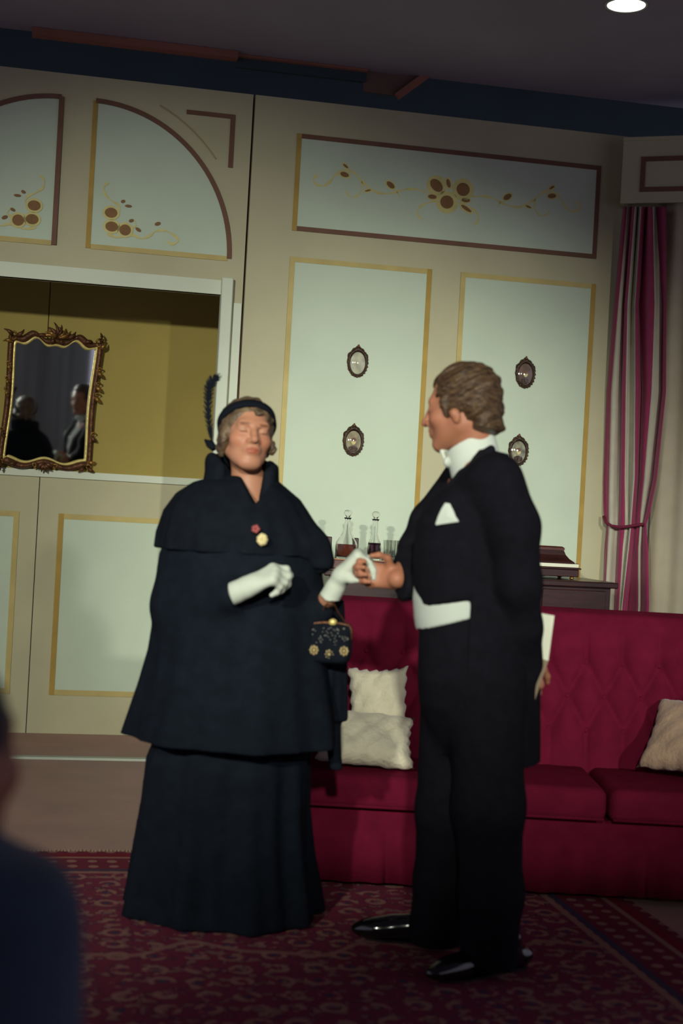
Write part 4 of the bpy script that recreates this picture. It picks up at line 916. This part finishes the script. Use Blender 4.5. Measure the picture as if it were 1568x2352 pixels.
    g.loft(rows, 0, 0.012); g.mesh('cloak_panel', M_BLACKC, pr, 2)
    # short shoulder cape and its ruched collar
    g = Grid((-0.80, 4.0, 1.05), (0.2, 4.85, 1.52), 0.006)
    rows = [row(1095, 500, 632, 0.085, 4.45), row(1112, 445, 655, 0.13, 4.45), row(1140, 405, 690, 0.17, 4.45), row(1180, 378, 712, 0.205, 4.44), row(1230, 363, 732, 0.225, 4.43), row(1268, 359, 738, 0.233, 4.42)]
    g.loft(rows, 0, 0.01, folds(11, 0.007, 1.15, 1.42, seed=11))
    g.chain([P(662, 1225, 4.40), P(714, 1262, 4.37), P(736, 1296, 4.36)], [0.05, 0.036, 0.028], 0.08)
    # V neck
    vt = P(583, 1160, 4.25)
    def vcut(X, Y, Z):
        t = Z - vt[2]; return np.maximum(np.abs(X - (vt[0] - 0.0 * t)) - np.maximum(t, 0) * 0.62, np.maximum(Y - 4.44, -(t)))
    g.op(vcut, (vt[0] - 0.12, 4.0, vt[2] - 0.02), (vt[0] + 0.12, 4.45, vt[2] + 0.15), 0.008, 's')
    g.mesh('shoulder_cape', M_BLACKV, pr, 2)
    g = Grid((-0.55, 4.25, 1.30), (-0.1, 4.62, 1.55), 0.005); cen = P(560, 1090, 4.46)
    path = [(-0.070, -0.080, 0.015), (-0.092, -0.05, 0.040), (-0.102, 0.0, 0.045), (-0.085, 0.06, 0.045), (0.0, 0.085, 0.045), (0.072, 0.06, 0.035), (0.090, 0.0, 0.022), (0.086, -0.04, 0.010), (0.075, -0.075, -0.010)]
    for i in range(len(path) - 1):
        for j in range(3):
            a = cen + np.array(path[i]) * (1 - j / 3) + np.array(path[i + 1]) * j / 3; b = a + np.array([0, 0, -0.07]); g.cone(a, b, 0.015 + 0.004 * (-1) ** (j + i), 0.024, 0.012)
    g.ell(P(486, 1062, 4.45), (0.020, 0.022, 0.026), None, 0.012)
    g.mesh('collar', M_BLACKV, pr, 1)
    # corsage
    cb = MB(); c0 = P(602, 1240, 4.186)
    for i in range(7):
        a = i * 0.9; cb.lathe(c0 + 0.008 * np.array([math.cos(a), 0.1, math.sin(a) * 1.3]), [(0.001, -0.009), (0.009, -0.003), (0.010, 0.003), (0.002, 0.010)], 8)
    co = cb.build('corsage', mat('cream_petals', srgb(206, 190, 140), 0.7, 0.15, 40), pr, True)
    cb = MB(); c0 = P(587, 1215, 4.192)
    for i in range(5): a = i * 1.25; cb.lathe(c0 + 0.007 * np.array([math.cos(a), 0.1, math.sin(a)]), [(0.001, -0.007), (0.008, 0), (0.001, 0.007)], 8)
    cb.build('pink_bloom', mat('dusty_pink_petals', srgb(150, 74, 74), 0.7, 0.15, 40), co, True)
    # right glove: hand held across the body, loosely closed
    g = Grid((-0.45, 3.95, 0.95), (-0.08, 4.30, 1.25), 0.0032)
    w0 = P(560, 1352, 4.105); D = nrm(P(648, 1308, 4.095) - w0)
    g.cone(P(533, 1364, 4.115), P(562, 1351, 4.105), 0.033, 0.027, 0.01); g.plane(P(531, 1364, 4.115), (-0.93, 0, -0.30), (-0.6, 3.9, 0.9), (-0.30, 4.3, 1.3))
    hand_sdf(g, w0 + D * 0.012, D, np.array([0.25, 0.55, -0.80]), np.array([0.2, -0.75, -0.3]) * -1 + np.array([0, -1.2, 0.6]), ((38, 55, 35), (55, 65, 35), (68, 70, 30), (75, 70, 30)), 0.98, r=0.0105)
    g.mesh('glove', M_GLOVE, pr, 1)
    # left glove: wrist raised, fingers bent down into the man's hand
    g = Grid((-0.12, 4.10, 1.05), (0.16, 4.45, 1.35), 0.0032)
    K = lambda x, y, Y=4.27: P(x, y, Y)
    g.chain([K(757, 1372, 4.30), K(768, 1352, 4.295), K(785, 1322, 4.285)], [0.032, 0.027, 0.028], 0.015)
    g.plane(K(752, 1382, 4.30), (-0.62, 0, -0.78), (-0.2, 4.0, 1.0), (0.02, 4.5, 1.14))
    for i, (dx, dy) in enumerate(((-0.032, 2), (-0.012, -3), (0.008, -4), (0.027, 0))):
        kn = K(822, 1276 + dy, 4.27 + dx); g.cone(K(784, 1324, 4.285 + dx * 0.5), kn, 0.018, 0.0145, 0.02)
        m1 = K(846, 1288 + dy, 4.268 + dx * 0.8); m2 = K(857, 1308 + dy * 1.5, 4.262 + dx * 0.7); m3 = K(858, 1326 + dy, 4.258 + dx * 0.6)
        g.chain([kn, m1, m2, m3], [0.0125, 0.0105, 0.0098, 0.0082], 0.006)
    g.chain([K(788, 1325, 4.262), K(806, 1330, 4.25), K(822, 1332, 4.246)], [0.016, 0.0115, 0.009], 0.012)
    g.mesh('glove', M_GLOVE, pr, 1)
    return pr
lady()

# ------------------------------------------------------------------ her beaded evening bag
def bag():
    c = P(757, 1478, 4.30); t = thing('handbag', 'black beaded evening bag with gold frame hanging from her gloved wrist', 'handbag', P(757, 1520, 4.30))
    w, hgt = 0.135, 0.125; n = 16; v = []; f = []
    for s in (-1, 1):
        for j in range(n + 1):
            b = 2 * j / n - 1
            for i in range(n + 1):
                a = 2 * i / n - 1; wd = 1 - 0.10 * max(0, b) ** 2 - 0.25 * max(0, -b) ** 4
                th = 0.028 * max(0, (1 - a ** 4) * (1 - b ** 6)) ** 0.5 * (1 - 0.3 * b) + 0.002 * math.sin(a * 20) * (1 - abs(b))
                v.append(c + np.array([a * w / 2 * wd, s * th, b * hgt / 2]))
    N1 = (n + 1) ** 2
    for s in (0, 1):
        for j in range(n):
            for i in range(n): k = s * N1 + j * (n + 1) + i; q = (k, k + 1, k + n + 2, k + n + 1); f.append(q if s == 0 else q[::-1])
    link('pouch', v, f, M_BLACKV, t, True)
    fr = [c + np.array([x, -0.004, z]) for x, z in ((-0.064, 0.015), (-0.063, 0.045), (-0.055, 0.058), (-0.02, 0.063), (0.02, 0.063), (0.055, 0.058), (0.063, 0.045), (0.064, 0.015))]
    MB().tube(fr, 0.0042, 8).build('frame', M_GOLDD, t, True)
    MB().lathe(c + np.array([0.006, -0.010, 0.066]), [(0.002, -0.010), (0.011, -0.007), (0.012, 0.005), (0.004, 0.010)], 14).build('clasp', M_GOLDL, t, True)
    ch = [c + np.array([-0.05, 0, 0.06]), P(742, 1405, 4.31), P(746, 1392, 4.275), P(755, 1384, 4.262), P(768, 1390, 4.272), P(775, 1405, 4.31), c + np.array([0.05, 0, 0.06])]
    MB().tube(ch, 0.0028, 6).build('chain', M_GOLDD, t, True)
    r = random.Random(3); m1 = mat('pale_bead_flowers', srgb(170, 150, 104), 0.5, 0.3, 60)
    for dx, dz, R_ in ((-0.046, -0.020, 0.017), (0.0, -0.030, 0.017), (0.044, -0.018, 0.017)):
        fl_ = MB()
        for i in range(8): a = i * math.pi / 4; fl_.lathe(c + np.array([dx + R_ * 0.62 * math.cos(a), -0.0285, dz + R_ * 0.62 * math.sin(a)]), [(0.001, -0.005), (0.0045, 0), (0.001, 0.005)], 6)
        fl_.lathe(c + np.array([dx, -0.030, dz]), [(0.001, -0.006), (0.006, 0), (0.001, 0.006)], 8); fl_.build('beaded_flower', m1, t, True)
    bd = MB()
    for i in range(70):
        x, z = r.uniform(-0.055, 0.055), r.uniform(-0.01, 0.05); bd.lathe(c + np.array([x, -0.0255, z]), [(0.0006, -0.002), (0.002, 0), (0.0006, 0.002)], 5)
    o = bd.build('beads', mat('silver_beads', srgb(150, 146, 140), 0.25, 0.2, 60, metal=0.5), t, True); o['kind'] = 'stuff'
bag()

# ------------------------------------------------------------------ the man in tails
def man():
    pr = thing('person', 'man in a black tailcoat with white waistcoat and pocket square, seen in profile', 'person', floor_pt(1090, 2225))
    Fx = nrm((-0.93, 0.36, 0)); Lx = np.array([-Fx[1], Fx[0], 0]); ang = math.atan2(Fx[1], Fx[0])
    hc = P(1062, 938, 4.12); F = nrm((-0.88, 0.44, -0.17)); U = nrm((-0.12, 0.05, 0.99)); s = 1.03
    neck = P(1098, 1065, 4.12)
    hw = P(912, 1330, 4.225)   # right wrist
    g = Grid((-0.02, 3.80, 0.06), (0.75, 4.55, 1.86), 0.0042)
    L, A, colfn = head_sdf(g, hc, F, U, s, neck, 0.055, ear=0.72)
    g.ell(P(1090, 1230, 4.12), (0.10, 0.12, 0.19), None, 0.05); g.ell(P(1088, 1480, 4.12), (0.09, 0.11, 0.16), None, 0.06)
    g.cone(P(1120, 1105, 3.99), P(1070, 1105, 4.26), 0.055, 0.055, 0.05)
    nk = P(1113, 1860, 4.06); fk = P(1020, 1860, 4.22)
    g.chain([P(1112, 1530, 4.05), nk, P(1138, 2180, 4.12)], [0.075, 0.055, 0.04], 0.03); g.chain([P(1060, 1530, 4.20), fk, P(990, 2135, 4.31)], [0.075, 0.055, 0.04], 0.03)
    g.chain([P(1120, 1105, 3.99), P(1192, 1335, 3.99), P(1222, 1520, 4.12)], [0.05, 0.038, 0.026], 0.02)
    g.chain([P(1070, 1105, 4.26), P(962, 1262, 4.40), hw], [0.05, 0.038, 0.028], 0.02)
    # right hand: fingers forward, palm towards the viewer, closing round the lady's fingers, thumb on top
    D = nrm((-0.98, 0.05, 0.10)); N = np.array([0.08, -0.98, 0.15]); T = np.array([0.05, -0.1, 1.0])
    hand_sdf(g, hw + np.array([0.0, 0.028, 0.0]), D, N, T, ((30, 70, 45), (35, 72, 40), (38, 74, 40), (42, 74, 40)), 0.98, thumb=[(-0.30, -0.55, 0.85), (-0.80, -0.45, 0.28), (-0.92, -0.30, -0.15)], r=0.0095)
    # left hand behind the hip, holding the papers
    hand_sdf(g, P(1208, 1512, 4.16), nrm((0.22, 0.05, -0.95)), np.array([-0.2, 0.95, 0.1]), np.array([1, 0.1, 0.1]), ((40, 60, 40), (45, 65, 40), (48, 65, 40), (50, 65, 40)), 0.95)
    g.mesh('body', M_SKIN, pr, 2, lambda v: colfn(v, (0.86, 0.76, 0.72), (0.62, 0.36, 0.34), (0.36, 0.28, 0.24)))
    # hair: combed back, thick and waved over the nape
    h = Grid(hc - 0.17, hc + 0.17, 0.0035)
    wav = lambda a, b, c_: 0.0040 * np.sin(c_ * 130 + b * 70 + 2 * np.sin(a * 40)) + 0.0022 * np.sin(c_ * 310 + b * 120 + a * 50)
    h.ell(L(0, -0.018, 0.040), s * np.array([0.083, 0.101, 0.088]), A, 0.01, disp=wav)
    h.ell(L(0, -0.062, -0.015), s * np.array([0.076, 0.052, 0.062]), A, 0.02, disp=wav); h.ell(L(0, -0.070, -0.058), s * np.array([0.060, 0.036, 0.030]), A, 0.015, disp=wav)
    h.ell(L(0, -0.098, -0.070), s * np.array([0.045, 0.016, 0.012]), A, 0.012, disp=wav)
    for x in (-1, 1): h.cone(L(x * 0.074, 0.026, 0.02), L(x * 0.073, 0.020, -0.032), 0.012 * s, 0.007 * s, 0.012)
    h.ell(L(0, 0.118, -0.012), s * np.array([0.10, 0.078, 0.088]), A, 0.008, 's')     # face
    for x in (-1, 1): h.ell(L(x * 0.058, 0.086, 0.060), s * np.array([0.046, 0.036, 0.038]), A, 0.01, 's'); h.ell(L(x * 0.092, 0.004, -0.036), s * np.array([0.024, 0.019, 0.022]), A, 0.005, 's'); h.ell(L(x * 0.08, 0.045, -0.07), s * np.array([0.04, 0.05, 0.05]), A, 0.005, 's')
    h.mesh('hair', M_HAIRM, pr, 1)
    # white shirt collar, bow tie and shirt front
    g = Grid((0.15, 3.90, 1.30), (0.60, 4.40, 1.62), 0.004)
    cA = P(1052, 1050, 4.12); cB = P(1095, 1035, 4.12)
    up = nrm((-0.28, 0.08, 0.95)); base = P(1090, 1062, 4.12)
    for i in range(72):
        a = 2 * math.pi * i / 72; dirv = Fx * math.cos(a) * 0.068 + Lx * math.sin(a) * 0.062; hgt = 0.056 + 0.020 * -math.cos(a)
        p = base + dirv + up * 0.0 + np.array([0, 0, 0.016 * -math.cos(a)]); g.cone(p - up * 0.034, p + up * hgt, 0.006, 0.005, 0.006)
    for sg in (-1, 1):
        p = base + Fx * 0.070 + Lx * sg * 0.020 + up * 0.006; g.chain([p + up * 0.03, p + Fx * 0.012 + up * 0.022 + Lx * sg * 0.014, p + Fx * 0.008 - up * 0.004 + Lx * sg * 0.02], [0.005, 0.006, 0.004], 0.006)
    g.mesh('collar', M_WHITEC, pr, 1)
    tie = Grid((0.12, 3.95, 1.36), (0.50, 4.35, 1.56), 0.0035); k0_ = base + Fx * 0.078 - up * 0.004
    tie.ell(k0_, (0.010, 0.010, 0.011), None, 0.004)
    for sg in (-1, 1): tie.ell(k0_ + Lx * sg * 0.032 - Fx * 0.006, (0.026, 0.011, 0.017), np.stack([Lx, Fx, np.array([0, 0, 1.0])]), 0.008)
    tie.mesh('bow_tie', M_WHITEC, pr, 1)
    def R(y, x0, x1, b, Y=4.12):
        a_, b_ = P(x0, y, Y), P(x1, y, Y); hw_ = (b_[0] - a_[0]) / 2; a = math.sqrt(max(hw_ ** 2 - (b * Lx[0]) ** 2, 0.003)) / abs(Fx[0]); return ((a_[2] + b_[2]) / 2, (a_[0] + b_[0]) / 2, Y, a, b)
    g = Grid((0.10, 3.85, 0.95), (0.62, 4.45, 1.52), 0.006)
    g.loft([R(1058, 1064, 1140, 0.07), R(1085, 1052, 1150, 0.09), R(1130, 1030, 1180, 0.13), R(1190, 975, 1190, 0.15), R(1260, 958, 1195, 0.155), R(1340, 962, 1195, 0.15), R(1400, 960, 1200, 0.15)], ang, 0.02)
    g.mesh('shirt', M_WHITEC, pr, 1)
    # white waistcoat showing below the coat fronts
    g = Grid((0.05, 3.80, 0.90), (0.62, 4.50, 1.25), 0.005)
    g.loft([R(1300, 955, 1195, 0.158), R(1380, 947, 1205, 0.162), R(1425, 950, 1210, 0.164), R(1462, 955, 1212, 0.164)], ang, 0.01)
    # lower edge: slopes up from the front points to the sides
    pc = P(948, 1452, 4.05); nrm_ = nrm((0.33, 0.0, -0.94)); g.plane(pc, nrm_, (0, 3.7, 0.85), (0.7, 4.6, 1.15))
    g.mesh('waistcoat', M_WHITEC, pr, 1)
    # trousers
    g = Grid((0.05, 3.80, 0.03), (0.75, 4.55, 1.14), 0.006)
    g.loft([R(1395, 962, 1205, 0.155), R(1470, 960, 1212, 0.165), R(1560, 958, 1212, 0.172), R(1620, 962, 1204, 0.150), R(1680, 985, 1190, 0.11), R(1730, 1010, 1165, 0.07)], ang, 0.06)
    cr = lambda th, z: 0.0
    g.chain([P(1118, 1570, 4.03), P(1122, 1850, 4.04), P(1128, 2050, 4.10), P(1122, 2196, 4.115)], [0.108, 0.098, 0.088, 0.084], 0.04)
    g.chain([P(1048, 1570, 4.20), P(1032, 1860, 4.22), P(1018, 2020, 4.27), P(1000, 2140, 4.31)], [0.105, 0.098, 0.086, 0.082], 0.03)
    g.plane(P(1122, 2224, 4.115), (0.1, 0, -1), (0, 3.7, -0.1), (0.8, 4.20, 0.2)); g.plane(P(1000, 2168, 4.31), (0, 0, -1), (0, 4.20, -0.1), (0.8, 4.7, 0.2))
    g.mesh('trousers', M_TAIL, pr, 2)
    # tailcoat: body, sleeves, tails
    g = Grid((0.0, 3.75, 0.62), (0.78, 4.62, 1.60), 0.006)
    g.loft([R(1040, 1095, 1150, 0.07), R(1062, 1078, 1165, 0.10), R(1100, 1042, 1188, 0.175), R(1150, 990, 1205, 0.195), R(1200, 952, 1208, 0.20), R(1260, 944, 1208, 0.195), R(1320, 946, 1207, 0.182), R(1375, 952, 1212, 0.176), R(1450, 962, 1222, 0.18), R(1560, 962, 1222, 0.185), R(1610, 965, 1216, 0.185)], ang, 0.03)
    # shoulders
    g.cone(P(1128, 1098, 3.955), P(1066, 1100, 4.30), 0.062, 0.058, 0.05)
    # opening over shirt front (narrow V facing the lady)
    vt = P(958, 1300, 4.12)
    def vcut(X, Y, Z):
        p = (X - vt[0]) * Fx[0] + (Y - vt[1]) * Fx[1]; q = (X - vt[0]) * Lx[0] + (Y - vt[1]) * Lx[1]; t = Z - vt[2]
        return np.maximum(np.abs(q) - 0.020 - np.maximum(t, 0) * 0.26, np.maximum(-p - 0.16 - 0.0 * t, -t - 0.02))
    g.op(vcut, (vt[0] - 0.05, 3.95, vt[2] - 0.05), (vt[0] + 0.30, 4.35, vt[2] + 0.40), 0.006, 's')
    # cut away the fronts below the waist: from the front point up and back to the hip
    def front(X, Y, Z):
        p = (X - vt[0]) * Fx[0] + (Y - vt[1]) * Fx[1]   # 0 at the front, negative towards the back
        z0 = P(960, 1396, 4.1)[2]; edge = z0 + np.clip(-p - 0.02, 0, 0.20) * 0.22; return np.maximum(Z - edge, -(p + 0.195))
    g.op(front, (-0.05, 3.7, 0.60), (0.52, 4.7, 1.16), 0.004, 's')
    # tails
    g.loft([R(1560, 1150, 1222, 0.165), R(1700, 1160, 1216, 0.15), R(1850, 1165, 1212, 0.13)], ang, 0.03)
    # near sleeve hanging back, far sleeve reaching forward
    g.chain([P(1140, 1108, 3.95), P(1178, 1210, 3.94), P(1190, 1340, 3.96), P(1200, 1440, 4.02), P(1212, 1525, 4.09)], [0.078, 0.072, 0.062, 0.052, 0.044], 0.03)
    g.chain([P(1062, 1112, 4.30), P(990, 1200, 4.36), P(958, 1262, 4.40), P(945, 1300, 4.33), P(927, 1342, 4.225)], [0.070, 0.064, 0.058, 0.054, 0.052], 0.02)
    g.plane(hw + np.array([0.012, 0, 0]), (-0.85, -0.25, 0.05), (-0.1, 4.0, 1.05), (0.19, 4.30, 1.26))
    # lapel roll
    g.chain([P(1128, 1030, 4.04), P(1062, 1092, 4.02), P(985, 1170, 4.05), P(955, 1290, 4.07)], [0.012, 0.016, 0.016, 0.010], 0.012)
    co = g.mesh('tailcoat', M_TAIL, pr, 2)
    for x, y, Y in ((903, 1367, 4.172),): MB().lathe(P(x, y, Y), [(0.001, -0.005), (0.006, -0.002), (0.006, 0.002), (0.001, 0.005)], 10).build('button', M_SATIN, co, True)
    # white shirt cuff at the right wrist
    # pocket square
    tri = [P(1024, 1154, 3.955), P(1036, 1160, 3.945), P(1043, 1180, 3.935), P(1054, 1197, 3.925), P(1000, 1206, 3.955), P(1009, 1178, 3.955)]
    YD = 3.93
    def on_coat(x, y):  # lies just proud of the coat: sampled depth of the left chest
        return P(x, y, DEP(x, y) - 0.004)
    bpy.context.view_layer.update(); me = co.data; vv = np.empty(len(me.vertices) * 3); me.vertices.foreach_get('co', vv); vv = vv.reshape(-1, 3) + np.array(co.matrix_world.translation)
    d = (vv - CAM); pxs = d[:, 0] / d[:, 1]; pzs = d[:, 2] / d[:, 1]
    def DEP(x, y):
        r = ray(x, y); k = np.hypot(pxs - r[0], pzs - r[2]) < 0.006; return d[k, 1].min() if k.any() else 3.95
    poly = [(1022, 1155), (1033, 1157), (1042, 1175), (1046, 1186), (1054, 1198), (1040, 1200), (1020, 1203), (1001, 1206), (1000, 1203), (1006, 1185), (1014, 1168)]
    cen = (1026, 1184); v = [on_coat(*cen) - np.array([0, 0.006, 0])] + [on_coat(*p) for p in poly] + [on_coat(*p) + np.array([0, 0.006, 0]) for p in poly]; n = len(poly)
    f = [(0, 1 + i, 1 + (i + 1) % n) for i in range(n)] + [(1 + i, 1 + n + i, 1 + n + (i + 1) % n, 1 + (i + 1) % n) for i in range(n)]
    fixn(link('pocket_square', v, f, M_WHITEC, pr))
    # shoes
    def shoe(heel, toe, dirn):
        g = Grid(np.minimum(heel, toe) - 0.08, np.maximum(heel, toe) + np.array([0.08, 0.08, 0.14]), 0.004); heel = np.array(heel); toe = np.array(toe); ax = nrm(toe - heel); sd = np.array([-ax[1], ax[0], 0]); ln = np.linalg.norm(toe - heel)
        for q, r_, h_ in ((0.06, 0.034, 0.034), (0.3, 0.034, 0.040), (0.55, 0.040, 0.040), (0.78, 0.043, 0.034), (0.93, 0.032, 0.026)):
            c = heel + ax * ln * q + np.array([0, 0, h_ + 0.010]); g.ell(c, (0.06, r_, h_), np.stack([ax, sd, [0, 0, 1.0]]), 0.03)
        g.cone(heel + ax * 0.06 + np.array([0, 0, 0.05]), heel + ax * 0.05 + np.array([0, 0, 0.10]), 0.034, 0.036, 0.03)
        g.plane((0, 0, 0.012), (0, 0, -1), (-5, 0, -0.2), (5, 9, 0.1)); sh = g.mesh('shoe', M_SHOE, pr, 1)
        hp = MB(); c = heel + ax * 0.035; hp.hexa([c + sd * a + ax * b + np.array([0, 0, z]) for z in (0.0088, 0.016) for a, b in ((-0.03, -0.035), (0.03, -0.035), (0.03, 0.03), (-0.03, 0.03))]); fixn(hp.build('heel', M_SATIN, sh))
        so = MB(); pts = []
        for q, w_ in ((0.3, 0.026), (0.5, 0.036), (0.75, 0.041), (0.93, 0.028), (0.99, 0.012)): pts.append((heel + ax * ln * q, w_))
        ring = [p + sd * w_ for p, w_ in pts] + [p - sd * w_ for p, w_ in pts[::-1]]; m_ = len(ring); so.add([np.array([p[0], p[1], 0.0088]) for p in ring] + [np.array([p[0], p[1], 0.015]) for p in ring], [tuple(range(m_))[::-1], tuple(range(m_, 2 * m_))] + [(i, (i + 1) % m_, (i + 1) % m_ + m_, i + m_) for i in range(m_)]); fixn(so.build('sole', M_SATIN, sh))
    z0 = np.array([0, 0, 0.0])
    shoe(floor_pt(1195, 2228), floor_pt(1003, 2262), 0); shoe(floor_pt(1012, 2172), floor_pt(836, 2160), 0)
man()
# folded papers behind his back
def papers():
    t = thing('folded_paper', 'white folded paper with taupe lower half held behind the man in tails', 'paper', P(1225, 1600, 4.16))
    a = [P(1238, 1408, 4.10), P(1272, 1414, 4.10), P(1258, 1518, 4.09), P(1224, 1506, 4.09)]; b = [P(1224, 1506, 4.09), P(1258, 1518, 4.09), P(1228, 1606, 4.08), P(1196, 1596, 4.08)]
    for q, m, nm in ((a, M_PAPER, 'paper'), (b, M_TAUPE, 'cover')):
        n_ = nrm(np.cross(q[1] - q[0], q[3] - q[0])) * 0.006; mb = MB(); mb.add([p + n_ for p in q] + [p - n_ for p in q], [(0, 1, 2, 3), (7, 6, 5, 4), (0, 4, 5, 1), (1, 5, 6, 2), (2, 6, 7, 3), (3, 7, 4, 0)]); o = fixn(mb.build(nm, m, t))
papers()

# ------------------------------------------------------------------ a member of the audience seated low on the left
def spectator():
    Y0 = 1.38; hc = P(-172, 1738, Y0); base = np.array([P(-230, 2000, Y0)[0], Y0, 0.0])
    pr = thing('person', 'seated spectator in a dark navy jacket, seen from behind', 'person', base)
    F = nrm((0.35, 0.93, 0.02)); U = (0, 0, 1)
    sh = P(20, 2012, Y0); zt = sh[2] + 0.012; cx = base[0]
    g = Grid((cx - 0.35, Y0 - 0.30, 0.02), (cx + 0.45, Y0 + 0.65, hc[2] + 0.16), 0.006)
    L, A, colfn = head_sdf(g, hc, F, U, 1.0, (hc[0] - 0.01, Y0 - 0.03, zt + 0.02), 0.055)
    g.ell((cx, Y0 - 0.02, 0.72), (0.14, 0.09, 0.24), None, 0.05); g.ell((cx, Y0, 0.50), (0.14, 0.11, 0.10), None, 0.05)
    for s in (-1, 1):
        g.chain([(cx + s * 0.08, Y0 + 0.02, 0.50), (cx + s * 0.10 + 0.1, Y0 + 0.42, 0.50), (cx + s * 0.10 + 0.10, Y0 + 0.40, 0.09)], [0.07, 0.05, 0.04], 0.03); g.cone((cx + s * 0.10 + 0.10, Y0 + 0.38, 0.045), (cx + s * 0.10 + 0.13, Y0 + 0.54, 0.04), 0.042, 0.034, 0.02)
        sx = cx + s * 0.105; w0 = np.array([cx + s * 0.11 + 0.03, Y0 + 0.28, 0.60]); g.chain([(sx, Y0, zt - 0.08), (sx + s * 0.01, Y0 + 0.05, 0.66), w0], [0.045, 0.035, 0.026], 0.02)
        hand_sdf(g, w0, nrm((0.1 - s * 0.2, 0.95, -0.15)), (0, -0.1, -1), (-s, 0.0, 0.1), ((15, 25, 15),) * 4, 0.95)
    g.mesh('body', M_SKIN, pr, 1, lambda v: colfn(v, (0.8, 0.72, 0.7)))
    h = Grid(hc - 0.17, hc + 0.17, 0.005); h.ell(L(0, -0.020, 0.030), (0.084, 0.102, 0.090), A, 0.01); h.ell(L(0, -0.05, -0.04), (0.078, 0.065, 0.075), A, 0.02)
    h.ell(L(0, 0.12, -0.02), (0.09, 0.075, 0.09), A, 0.01, 's'); h.mesh('hair', M_HAIRD, pr, 1)
    g = Grid((cx - 0.40, Y0 - 0.30, 0.40), (cx + 0.45, Y0 + 0.40, zt + 0.12), 0.008)
    ex = P(172, 2300, Y0)[0] - cx
    g.loft([(zt + 0.045, hc[0] - 0.01, Y0 - 0.03, 0.075, 0.07), (zt + 0.020, hc[0] - 0.02, Y0 - 0.02, 0.11, 0.085), (zt - 0.005, cx, Y0, ex * 0.88, 0.10), (zt - 0.03, cx, Y0, ex * 0.95, 0.115), (zt - 0.08, cx, Y0, ex * 0.985, 0.125), (0.62, cx, Y0, ex, 0.13), (0.48, cx, Y0, ex, 0.14)], 0, 0.03, pw=2.4)
    for s in (-1, 1): g.chain([(cx + s * 0.112, Y0, zt - 0.07), (cx + s * 0.122, Y0 + 0.05, 0.66), (cx + s * 0.11 + 0.03, Y0 + 0.26, 0.60)], [0.06, 0.052, 0.042], 0.03)
    g.mesh('jacket', M_NAVY, pr, 2)
    g = Grid((cx - 0.35, Y0 - 0.25, 0.05), (cx + 0.45, Y0 + 0.60, 0.66), 0.008); g.ell((cx, Y0, 0.52), (0.17, 0.14, 0.085), None, 0.04)
    for s in (-1, 1): g.chain([(cx + s * 0.085, Y0 + 0.02, 0.52), (cx + s * 0.10 + 0.1, Y0 + 0.42, 0.51), (cx + s * 0.10 + 0.10, Y0 + 0.40, 0.12)], [0.09, 0.07, 0.06], 0.03)
    g.mesh('trousers', M_NAVY, pr, 1)
    # the chair
    ch = thing('chair', 'plain dark wooden chair under the seated spectator', 'chair', (cx, Y0, 0.0))
    bevel_obj(MB().box((cx - 0.21, Y0 - 0.20, 0.395), (cx + 0.21, Y0 + 0.22, 0.43)).build('seat', M_WOODD, ch), 0.008, 2)
    for sx in (-1, 1):
        MB().tube([(cx + sx * 0.18, Y0 + 0.18, 0.0), (cx + sx * 0.18, Y0 + 0.18, 0.40)], [0.015, 0.019], 8).build('leg', M_WOODD, ch, True)
        MB().tube([(cx + sx * 0.18, Y0 - 0.24, 0.0), (cx + sx * 0.18, Y0 - 0.19, 0.40), (cx + sx * 0.18, Y0 - 0.235, 0.80)], [0.015, 0.019, 0.015], 8).build('back_leg', M_WOODD, ch, True)
    for z in (0.62, 0.76): bevel_obj(MB().box((cx - 0.18, Y0 - 0.245, z), (cx + 0.18, Y0 - 0.225, z + 0.06)).build('back_rail', M_WOODD, ch), 0.006, 1)
spectator()
